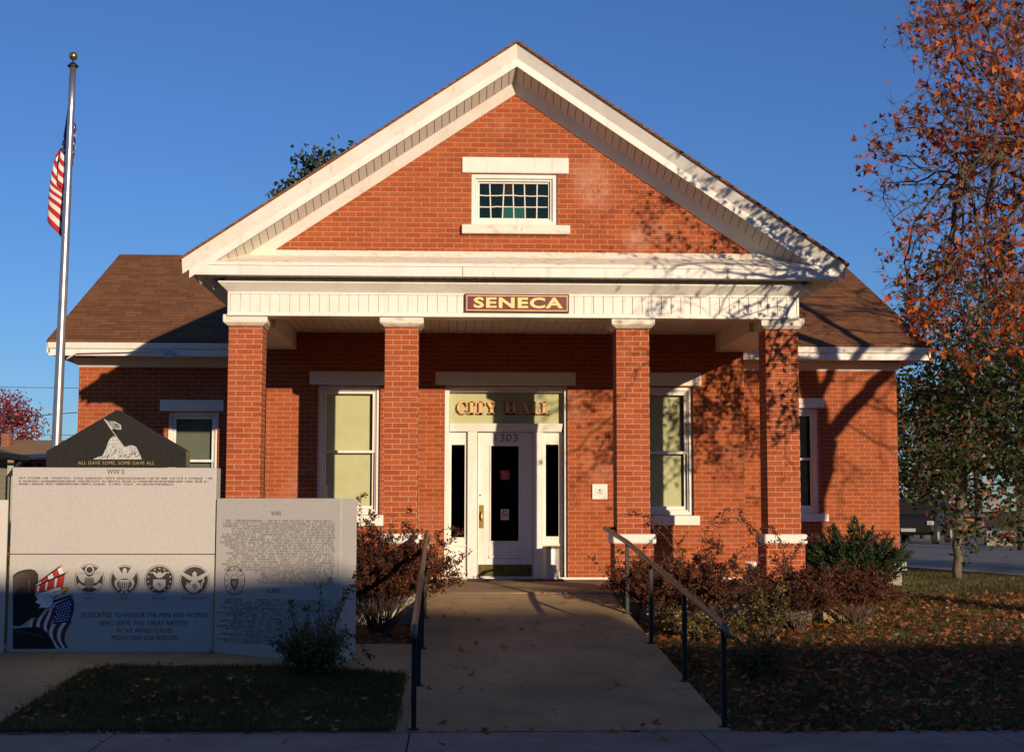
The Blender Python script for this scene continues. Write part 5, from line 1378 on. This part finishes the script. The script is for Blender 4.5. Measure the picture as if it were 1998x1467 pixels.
shrub('barberry_bush', 'big dark red barberry with long arching shoots behind the lawn side handrail', (2.75, 17.4, 0.36), 105, 1.16, (0.92, 0.6), 'barb', 0.040, 22000, 2, GBa, arch=0.4, zmin=0.28, twigs=6,
      extra=[arc([(1370, 1150), (1380, 1060), (1420, 1012), (1465, 1025), (1490, 1070)], 17.5), arc([(1365, 1150), (1372, 1050), (1405, 1003), (1440, 998), (1468, 1040)], 17.4), arc([(1340, 1120), (1310, 1040), (1265, 1008), (1225, 1003)], 17.3), arc([(1400, 1150), (1430, 1085), (1500, 1060), (1540, 1062)], 17.4), arc([(1330, 1100), (1300, 1050), (1262, 1020), (1285, 1042)], 17.1), arc([(1380, 1180), (1420, 1100), (1500, 1085), (1530, 1120)], 17.2)])
shrub('barberry_bush', 'dark red barberry hiding the pedestal of the outer brick column by the lawn', (4.15, 17.5, 0.37), 65, 0.98, (0.58, 0.45), 'barb', 0.040, 11000, 3, GBa, arch=0.35, zmin=0.3,
      extra=[arc([(1525, 1160), (1530, 1080), (1510, 1035), (1485, 1030)], 17.5), arc([(1540, 1160), (1545, 1090), (1575, 1050), (1600, 1050)], 17.6)])
shrub('barberry_bush', 'twiggy dark red barberry with bare lower stems in front of the juniper', (5.05, 18.0, 0.41), 48, 0.86, (0.74, 0.45), 'barb', 0.038, 8500, 4, GBa, arch=0.45, zmin=0.36,
      extra=[arc([(1665, 1150), (1670, 1100), (1695, 1060), (1725, 1040)], 18.0)])
shrub('yellowing_shrub', 'low yellowing shrub under the big barberry with arching shoots', (2.95, 16.9, 0.33), 26, 0.50, (0.62, 0.3), 'ylw', 0.034, 1700, 6, arch=0.3, tmpl=OVAL, zmin=0.15)
shrub('yellowing_shrub', 'tall thin yellow shrub standing between two barberry bushes', (3.72, 17.0, 0.34), 22, 0.75, (0.26, 0.24), 'ylw', 0.034, 1300, 7, arch=0.2, tmpl=OVAL, zmin=0.2)
shrub('low_shrub', 'low dark shrub on the shaded lawn beside the foot of the handrail', (3.05, 14.7, gz(3.05, 14.7)), 30, 0.48, (0.34, 0.3), 'privet', 0.034, 1900, 8, arch=0.3, tmpl=OVAL, zmin=0.1)
shrub('privet_shrub', 'shaggy olive shrub with tall shoots in front of the name covered memorial stone', (-1.37, 14.15, 0.22), 46, 0.60, (0.31, 0.30), 'privet', 0.036, 4600, 12, arch=0.30, tmpl=OVAL, zmin=0.16, twigs=6, r_stem=0.008,
      extra=[arc([(630, 1260), (650, 1200), (672, 1160), (697, 1105)], 14.1), arc([(640, 1260), (665, 1190), (690, 1140), (694, 1120)], 14.05), arc([(620, 1260), (622, 1200), (626, 1142)], 14.1), arc([(590, 1260), (572, 1210), (566, 1168)], 14.1), arc([(605, 1270), (602, 1220), (600, 1180)], 14.0), arc([(640, 1240), (690, 1240), (715, 1275), (722, 1280)], 13.9), arc([(640, 1240), (670, 1250), (690, 1285), (702, 1296)], 13.8), arc([(645, 1250), (660, 1195), (676, 1150)], 14.15)])
def juniper(label, base, n, h, sp, seed):
    r = np.random.default_rng(seed); rr = random.Random(seed)
    t = thing('juniper_bush', label, 'shrub', base); m = MB(); pos = []; dr = []
    for i in range(n):
        an = rr.uniform(0, 2*math.pi); q = math.sqrt(rr.random())
        out = Vector((sp[0]*q*math.cos(an), sp[1]*q*math.sin(an), 0)); hh = h*rr.uniform(.55, 1.0)*(1.05-.35*q)
        a = Vector(base)+out*0.15; tip = Vector(base)+out*1.0+Vector((0, 0, hh))
        pts = [a.lerp(tip, k/7)+Vector((0, 0, 0.10*math.sin(k/7*math.pi)))+Vector(tuple(r.normal(0, .01, 3))) for k in range(8)]
        m.tube(pts, [0.010*(1-.8*k/7) for k in range(8)], 4, 0, caps=False)
        ax = (tip-a).normalized()
        for k in range(270):
            s = 0.22+0.78*rr.random()**0.8; p = a.lerp(tip, s); w_ = 0.11*(1.15-s)
            o = Vector((rr.gauss(0, 1), rr.gauss(0, 1), rr.gauss(0, .6)))*w_
            pos.append(tuple(p+o)); dr.append(tuple((ax+o.normalized()*0.7).normalized()))
    m.build('stems', M['twig'], t)
    np_mesh('foliage', leaves(r, np.array(pos), 0.058, [(-.12, -.5), (.12, -.4), (.09, .3), (0, .5), (-.10, .25)], dirs=np.array(dr)), 5, M['jun'], t)
juniper('upright dark green juniper against the sunlit brick wing beside the lawn', (5.95, 21.3, 0.52), 120, 1.26, (0.88, 0.55), 3)
shrub('sapling_shrub', 'green leafy shrub in front of the pale sided house', (P(12, 960, 27)[0], 27, 0.55), 14, 0.7, (0.4, 0.4), 'ylw', 0.09, 260, 15, tmpl=OVAL)

# grass blades, fallen leaves
def blades(n, pick, seed, h=0.055):
    r = np.random.default_rng(seed); pts = pick(r, n); k = len(pts)
    a = r.uniform(0, 2*math.pi, k); w_ = r.uniform(0.003, 0.006, k); hh = h*r.uniform(.5, 1.3, k); le = r.normal(0, 0.5, (k, 2))*hh[:, None]
    V = np.zeros((k, 3, 3)); V[:, :, :] = pts[:, None, :]
    V[:, 0, 0] -= w_*np.cos(a); V[:, 0, 1] -= w_*np.sin(a); V[:, 1, 0] += w_*np.cos(a); V[:, 1, 1] += w_*np.sin(a)
    V[:, 2, 0] += le[:, 0]; V[:, 2, 1] += le[:, 1]; V[:, 2, 2] += hh
    return V.reshape(-1, 3)
gzv = np.vectorize(gz)
def in_patch(x, y):
    ins = np.zeros(len(x), bool); n = len(PATCH)
    for i in range(n):
        x1, y1 = PATCH[i]; x2, y2 = PATCH[(i+1) % n]
        c = ((y1 > y) != (y2 > y)) & (x < (x2-x1)*(y-y1)/(y2-y1+1e-12)+x1); ins ^= c
    return ins
def pick_verge(r, n):
    x = r.uniform(-4.0, -0.45, n); y = r.uniform(12.3, 14.6, n); k = in_patch(x, y) & (np.sin(x*5.1+1.3*y)+np.sin(y*7.3-2.1*x)+r.normal(0, 0.8, n) > -1.5); x, y = x[k], y[k]
    x = x+r.normal(0, 0.022, len(x)); y = np.maximum(y+r.normal(0, 0.022, len(y)), 12.27)
    return np.stack([x, y, np.where(y < 12.3, 0.0, SL*(y-R0)+0.02)], 1)
def lawn_ok(x, y):
    e_ = np.interp(y, [p[1] for p in edge], [p[0] for p in edge])
    ok = (x > np.where(y < 18.4, 2.36-(y-R0)*0.057, 4.7)) & (x < e_-0.25)
    ok &= ~((x < 7.45) & (y > 23.8))
    return ok
def pick_lawn(r, n):
    y = 12.32 + (r.random(n)**1.5)*16; x = r.uniform(1.9, 11.5, n); k = lawn_ok(x, y) & (x < 0.46*y+1.0) & (np.sin(x*3.1+1.3*y)+np.sin(y*4.3-2.1*x)+r.normal(0, 0.9, n) > -1.3); x, y = x[k], y[k]; y = y - np.where(y < 12.5, np.abs(r.normal(0, 0.03, len(y))), 0)
    return np.stack([x, y, gzv(x, y)-0.003], 1)
gob = np_mesh('grass', np.concatenate([blades(46000, pick_verge, 1), blades(110000, pick_lawn, 2, 0.06)]), 3, M['blade'])
kind(gob, 'stuff')
def pick_leaf(r):
    y = 12.35+(r.random(11000)**0.95)*9.5; x = r.uniform(1.9, 11.0, 11000); k = lawn_ok(x, y); x, y = x[k], y[k]
    keep = r.random(len(x)) < np.clip(1.05-0.05*np.abs(y-15.5)+0.0*x, .2, 1); x, y = x[keep], y[keep]
    a = np.stack([x, y, gzv(x, y)+0.035], 1)
    x = r.uniform(-3.8, -0.5, 320); y = r.uniform(12.35, 14.5, 320); k = in_patch(x, y) & (r.random(320) < .55); b_ = np.stack([x[k], y[k], SL*(y[k]-R0)+0.075], 1)
    x = r.uniform(2.4, 9, 420); y = 12.30 + r.normal(0, 0.07, 420); c = np.stack([x, y, np.full(420, 0.012)], 1)
    x = r.uniform(-5, 3, 60); y = 12.27 + r.normal(0, 0.06, 60); d = np.stack([x, y, np.full(60, 0.012)], 1)
    x = r.uniform(-1.6, -0.45, 140); y = r.uniform(16.0, 18.2, 140); e_ = np.stack([x, y, gzv(x, y)+0.02], 1)
    x = r.uniform(2.1, 4.8, 260); y = r.uniform(15.5, 18.3, 260); k = lawn_ok(x, y); f = np.stack([x[k], y[k], gzv(x[k], y[k])+0.02], 1)
    return np.concatenate([a, b_, c, d, e_, f])
r = np.random.default_rng(77); lp = pick_leaf(r); n = len(lp)
def flat_leaves(r, lp, size, tilt=0.35):
    dirs = np.stack([np.cos(t_ := r.uniform(0, 2*math.pi, len(lp))), np.sin(t_), r.normal(0, tilt, len(lp))], 1)
    return leaves(r, lp, size, STAR, dirs=dirs, up=(0, 0, 2.2), curl=0.5)
kind(np_mesh('fallen_leaves', flat_leaves(r, lp, 0.060), len(STAR), M['fall']), 'stuff')
# the loose leaves lying on the concrete ramp, path and sidewalk
GLf = 'loose maple leaves on the concrete'
lm_src = None; rr = random.Random(3)
SPOTS = [(880, 1190), (913, 1150), (868, 1205), (925, 1158), (995, 1192), (930, 1212), (1060, 1160), (1110, 1170), (1175, 1182), (1185, 1192), (1100, 1180), (1050, 1215), (1105, 1212), (1016, 1232), (1042, 1225), (1140, 1222), (900, 1274), (918, 1272), (893, 1283), (868, 1237), (925, 1256), (878, 1251), (905, 1310), (925, 1316), (890, 1308), (1198, 1337), (1205, 1335), (940, 1350), (897, 1349), (833, 1345), (1254, 1373), (1075, 1412), (870, 1411), (985, 1425), (1255, 1420), (1275, 1412), (1190, 1348), (100, 1290), (410, 1275), (135, 1312), (865, 1458), (1290, 1445), (330, 1450), (200, 1453), (560, 1447), (1040, 1263), (983, 1268), (845, 1235), (1230, 1235)]
def ung(px, py):
    d = CM @ Vector(((px-CX)/F, (CY-py)/F, -1.0))
    t = -EYE/d.z; p = Vector((0, 0, EYE))+d*t
    if p.y > R0:
        t = (EYE+SL*R0)/(SL*d.y-d.z); p = Vector((0, 0, EYE))+d*t
    return p
rn = np.random.default_rng(9)
protos = []
for k in range(3):
    v = flat_leaves(rn, np.zeros((1, 3)), 0.062, 0.12); me = bpy.data.meshes.new('maple_leaf'); me.from_pydata([tuple(q) for q in v], [], [tuple(range(len(v)))]); me.materials.append(M['fall']); protos.append(me)
for i, (px, py) in enumerate(SPOTS):
    o = bpy.data.objects.new('maple_leaf', protos[i % 3]); C.objects.link(o); p = ung(px, py); o.location = (p.x, p.y, p.z+0.020); o.rotation_euler = (0.03*rr.uniform(-1, 1), 0.03*rr.uniform(-1, 1), rr.uniform(0, 6.28)); s_ = rr.uniform(.8, 1.35); o.scale = (s_, s_, s_)
    tag(o, 'dry brown maple leaf lying loose on the grey concrete', 'leaf', GLf)

# ------------------------------------------------------------------ background on the left
def house_box(m, x0, x1, y0, y1, z0, z1, k=0): m.box(x0, x1, y0, y1, z0, z1, k)
hx1, ez = P(15, 893, 27.0)
hs = thing('sided_house', 'house with pale horizontal siding and a dark gutter in front of the red shed', 'house', (hx1-3, 24, 0.55))
m = MB(); m.box(hx1-7, hx1, 19.5, 27.0, 0.3, ez+0.05); m.build('wall', M['siding'], hs)
ex = hx1+0.22
m = MB(); m.add([(hx1-7.3, 19.2, ez+0.04), (ex, 19.2, ez+0.04), (ex, 27.25, ez+0.04), (hx1-7.3, 27.25, ez+0.04), (hx1-3.5, 22.5, ez+1.3), (hx1-3.5, 24.0, ez+1.3)],
    [(3, 2, 1, 0), (0, 1, 4), (1, 2, 5, 4), (2, 3, 5), (3, 0, 4, 5)]); m.build('roof', M['greyroof'], hs)
m = MB(); m.box(ex+0.001, ex+0.10, 19.2, 27.25, ez-0.06, ez+0.06); m.build('gutter', M['black'], hs, bevel=0.02)
m = MB(); m.tube([(ex+0.05, 26.9, ez-0.06), (hx1+0.06, 26.9, ez-0.35), (hx1+0.06, 26.9, 0.5)], 0.045, 8); m.build('downpipe', M['black'], hs)
Y = 36.0
ax, az = P(27, 897, Y); bx_, bz = P(96, 890, Y)
rs_ = thing('red_shed', 'bright red wooden shed with a white flat roof behind the memorial', 'shed', ((ax+bx_)/2, Y, 0.5))
m = MB(); m.box(ax, bx_+1.2, Y, Y+3, 0.4, az+0.02); m.build('wall', M['rwall'], rs_)
m = MB(); m.add([(ax-0.05, Y-0.15, az+0.02), (bx_+1.3, Y-0.15, az+0.10), (bx_+1.3, Y+3.1, az+0.16), (ax-0.05, Y+3.1, az+0.12), (ax-0.05, Y-0.15, az+0.10), (bx_+1.3, Y-0.15, az+0.22), (bx_+1.3, Y+3.1, az+0.28), (ax-0.05, Y+3.1, az+0.22)],
    [(3, 2, 1, 0), (4, 5, 6, 7), (0, 1, 5, 4), (1, 2, 6, 5), (2, 3, 7, 6), (3, 0, 4, 7)]); m.build('roof', M['fwhite'], rs_)
for p0, p1 in ((47, 63), (73, 82)):
    m = MB(); a, c = P(p0, 905, Y)[0], P(p1, 905, Y)[0]; z0_, z1_ = P(60, 912, Y)[1], P(60, 903, Y)[1]
    w_ = MB(); frame_rect(w_, a-0.03, c+0.03, z0_-0.03, z1_+0.03, 0.03, Y-0.03, Y-0.001); wo = w_.build('window', M['rwall'], rs_); m.box(a, c, Y-0.02, Y-0.012, z0_, z1_); m.build('pane', M['glassd'], wo)
Y = 52.0
ax, az = P(-60, 897, Y); bx_, bz = P(210, 890, Y); rz1 = P(60, 858, Y+4)[1]
th = thing('tan_roof_house', 'house with a broad tan shingled roof and brick chimney behind the red shed', 'house', ((ax+bx_)/2, Y, 0.45))
m = MB(); m.box(ax, bx_, Y+0.4, Y+8, 0.4, az+0.1); m.yz([(Y+0.4, az+0.11), (Y+8, az+0.11), (Y+4.2, rz1-0.1)], ax+0.1, ax+0.3); m.yz([(Y+0.4, az+0.11), (Y+8, az+0.11), (Y+4.2, rz1-0.1)], bx_-0.3, bx_-0.1); m.build('wall', M['siding'], th)
m = MB()
for y0, z0_, y1, z1_ in ((Y, az, Y+4.2, rz1), (Y+4.2, rz1, Y+8.4, az)):
    m.add([(ax-0.3, y0, z0_), (bx_+0.3, y0, z0_), (bx_+0.3, y1, z1_), (ax-0.3, y1, z1_), (ax-0.3, y0, z0_-.1), (bx_+0.3, y0, z0_-.1), (bx_+0.3, y1, z1_-.1), (ax-0.3, y1, z1_-.1)], [(0, 1, 2, 3), (7, 6, 5, 4), (0, 4, 5, 1), (1, 5, 6, 2), (2, 6, 7, 3), (3, 7, 4, 0)])
rf = m.build('roof', M['tanroof'], th)
cx_ = P(14, 855, Y+3)[0]; m = MB(); m.box(cx_-0.16, cx_+0.16, Y+2.8, Y+3.3, rz1-1.0, P(14, 846, Y+3)[1]); m.build('chimney', M['bricko'], rf)
x0_, z0_ = P(95, 870, 60); x1_, z1_ = P(150, 838, 60)
dh = thing('dark_roof_house', 'house whose dark gabled roof shows between the flagpole and the brick wing', 'house', (x1_, 60, 0.45))
m = MB(); m.add([(x0_, 60, z0_), (x1_+5, 60, z0_), (x1_+5, 64, z1_+.5), (x1_+.6, 64, z1_+.5), (x1_+5, 68, z0_), (x0_, 68, z0_)], [(0, 1, 2, 3), (3, 2, 4, 5), (0, 3, 5)]); m.build('roof', M['brownroof'], dh)
m = MB(); m.box(x0_+0.4, x1_+4.6, 60.3, 67.7, 0.4, z0_-0.01); m.build('wall', M['bricko'], dh)
GW_ = 'overhead wires by the crimson tree'
for k, (y0, y1, y2, Y, lab, rd) in enumerate(((757, 756, 757, 48, 'thin overhead wire, highest of the three by the crimson tree', 0.009), (812, 812, 803, 44, 'sagging dark overhead wire, middle of the three by the crimson tree', 0.013), (845, 848, 849, 50, 'pale overhead wire, lowest of the three by the crimson tree', 0.012))):
    a, mid, c = P3(-90, y0-3, Y), P3(60, y1, Y), P3(170, y2, Y+2)
    end = c + (c-mid)*4; beg = a+(a-mid)*3
    m = MB(); m.tube([beg, a, mid, c, end], rd, 6); o = m.build('overhead_wire', M['wire'] if k < 2 else M['alum'], None, mid); tag(o, lab, 'wire', GW_)

# ------------------------------------------------------------------ background on the right
def car(name, label, loc, yaw, paint_col, scale=1.0):
    t = thing(name, label, 'car', loc)
    ca, sa = math.cos(yaw), math.sin(yaw)
    def T(mb): mb.v = [(loc[0]+scale*(x*ca-y*sa), loc[1]+scale*(x*sa+y*ca), loc[2]+scale*z) for x, y, z in mb.v]; return mb
    prof = [(-2.3, .42), (-2.32, .70), (-2.2, .95), (-1.25, 1.05), (-.75, 1.55), (-.45, 1.66), (1.5, 1.68), (1.95, 1.62), (2.25, 1.02), (2.32, .9), (2.32, .45), (2.1, .34), (-2.1, .34)]
    m = MB(); m.prism(prof, -0.88, 0.88, lambda u, v, d: (u, d*(0.86 if v > 1.3 else 1.0), v)); T(m).build('body', paint_col, t, bevel=0.05)
    m = MB()
    for s in (-1, 1):
        m.add([(x, s*(0.885 if z < 1.3 else .775), z) for x, z in ((-1.1, 1.08), (-.68, 1.52), (.2, 1.58), (.2, 1.08))], [(0, 1, 2, 3)]); m.add([(x, s*(0.885 if z < 1.3 else .775), z) for x, z in ((.3, 1.08), (.3, 1.58), (1.7, 1.58), (2.0, 1.08))], [(0, 1, 2, 3)])
    m.add([(-1.26, -.7, 1.08), (-1.26, .7, 1.08), (-.80, .62, 1.53), (-.80, -.62, 1.53)], [(0, 1, 2, 3)]); T(m).build('window', M['dark'], t)
    for x in (-1.45, 1.45):
        for s in (-1, 1):
            m = MB(); m.tube([(x, s*.70, .34), (x, s*.92, .34)], .34, 18); wobj = T(m).build('wheel', M['rubber'], t); m = MB(); m.tube([(x, s*.921, .34), (x, s*.93, .34)], .20, 12); T(m).build('rim', M['steel'], wobj)
    for s in (-1, 1):
        m = MB(); m.box(-2.35, -2.29, s*.78-.12, s*.78+.12, .70, .86); T(m).build('headlight', M['steel'], t, bevel=0.02)
    m = MB(); m.box(-2.36, -2.32, -.26, .26, .46, .58); T(m).build('number_plate', M['pale'], t)
    return t
cpx, _ = P(1795, 1050, 54)
car('parked_car', 'dark parked car seen between the brick wing and the young tree', (cpx, 54, gz(cpx, 54)+0.03), rad(62), M['black'])
x0_, z1_ = P(1925, 1034, 50)
lw = thing('low_wall', 'low grey wall beyond the parking road', 'wall', (x0_, 50, gz(x0_, 50)))
m = MB(); m.box(x0_, x0_+9, 50, 50.25, 0.3, z1_-0.18); m.build('wall_body', M['side'], lw); m = MB(); m.box(x0_-0.05, x0_+9.05, 49.94, 50.31, z1_-0.178, z1_-0.03); m.build('coping', M['side'], lw, bevel=0.01)
shrub('rust_shrub', 'small rust red shrub in front of the low grey wall', (P(1985, 1055, 47)[0], 47, gz(18, 47)), 16, 0.75, (0.7, 0.4), 'redtree', 0.10, 500, 33, tmpl=OVAL)
Y = 80
x0_, z0_ = P(1752, 1008, Y); x1_, z1_ = P(1822, 989, Y)
bh = thing('brown_roof_house', 'far house with a long brown roof and white gables beyond the parked car', 'house', (x0_, Y, 0.4))
m = MB(); m.box(x0_-4, x1_+3, Y+.4, Y+8, 0.3, z0_+0.1); m.build('wall', M['bricko'], bh)
m = MB(); m.add([(x0_-4.4, Y, z0_), (x1_+3.4, Y, z0_), (x1_+3.0, Y+4, z1_), (x0_-4, Y+4, z1_), (x1_+3.4, Y+8.4, z0_), (x0_-4.4, Y+8.4, z0_)], [(0, 1, 2, 3), (3, 2, 4, 5), (1, 4, 2), (0, 3, 5)]); m.build('roof', M['brownroof'], bh)
for p0, p1 in ((1758, 1769), (1771, 1781)):
    a, z0g = P(p0, 990, Y+3); c, z1g = P(p1, 976, Y+3)
    m = MB(); m.xz([(a, z0g-.6), (c, z0g-.6), (c, z1g-.08), ((a+c)/2, z1g+.05), (a, z1g-.08)], Y+2.4, Y+5); m.build('gable', M['wsiding'], bh)
# ------------------------------------------------------------------ the far side of the street, behind the camera: its buildings shade the foreground
def shop(label, x0, x1, z1, y=-15.0, mat='bricko', slope=0.0):
    t = thing('brick_shop', label, 'shop', ((x0+x1)/2, y, -0.1))
    m = MB(); m.xz([(x0, -0.2), (x1, -0.2), (x1, z1-slope), (x0, z1)], y-11, y); m.build('wall', M[mat], t)
    m = MB(); m.add([(x0-.03, y+.03, z1-.25), (x1+.03, y+.03, z1-slope-.25), (x1+.03, y+.12, z1-slope-.25), (x0-.03, y+.12, z1-.25), (x0-.03, y+.03, z1-.02), (x1+.03, y+.03, z1-slope-.02), (x1+.03, y+.12, z1-slope-.02), (x0-.03, y+.12, z1-.02)], [(3, 2, 1, 0), (4, 5, 6, 7), (1, 0, 4, 5), (2, 1, 5, 6), (3, 2, 6, 7), (0, 3, 7, 4)]); m.build('parapet', M['white2'], t)
    n = max(2, int((x1-x0)/2.4)); 
    for i in range(n):
        xc = x0+(x1-x0)*(i+.5)/n
        for za, zb_ in ((0.7, 2.7), (4.0, 5.6)):
            m = MB(); frame_rect(m, xc-.6, xc+.6, za, zb_, .08, y+0.001, y+.06); wo = m.build('window', M['white'], t); m = MB(); m.box(xc-.52, xc+.52, y+.002, y+.02, za+.08, zb_-.08); m.build('pane', M['glassd'], wo)
shop('two storey brick shop across the street from the hall', 5.5, 17.2, 4.55+0.225*15)
shop('long tall brick shop added unseen across the street to block low skylight', -34.0, 5.45, 9.6)  # added behind the camera to darken the porch by blocking low sky
shop('lower brick shop beside the taller one across the street', 17.25, 30.0, 4.07+0.225*15)
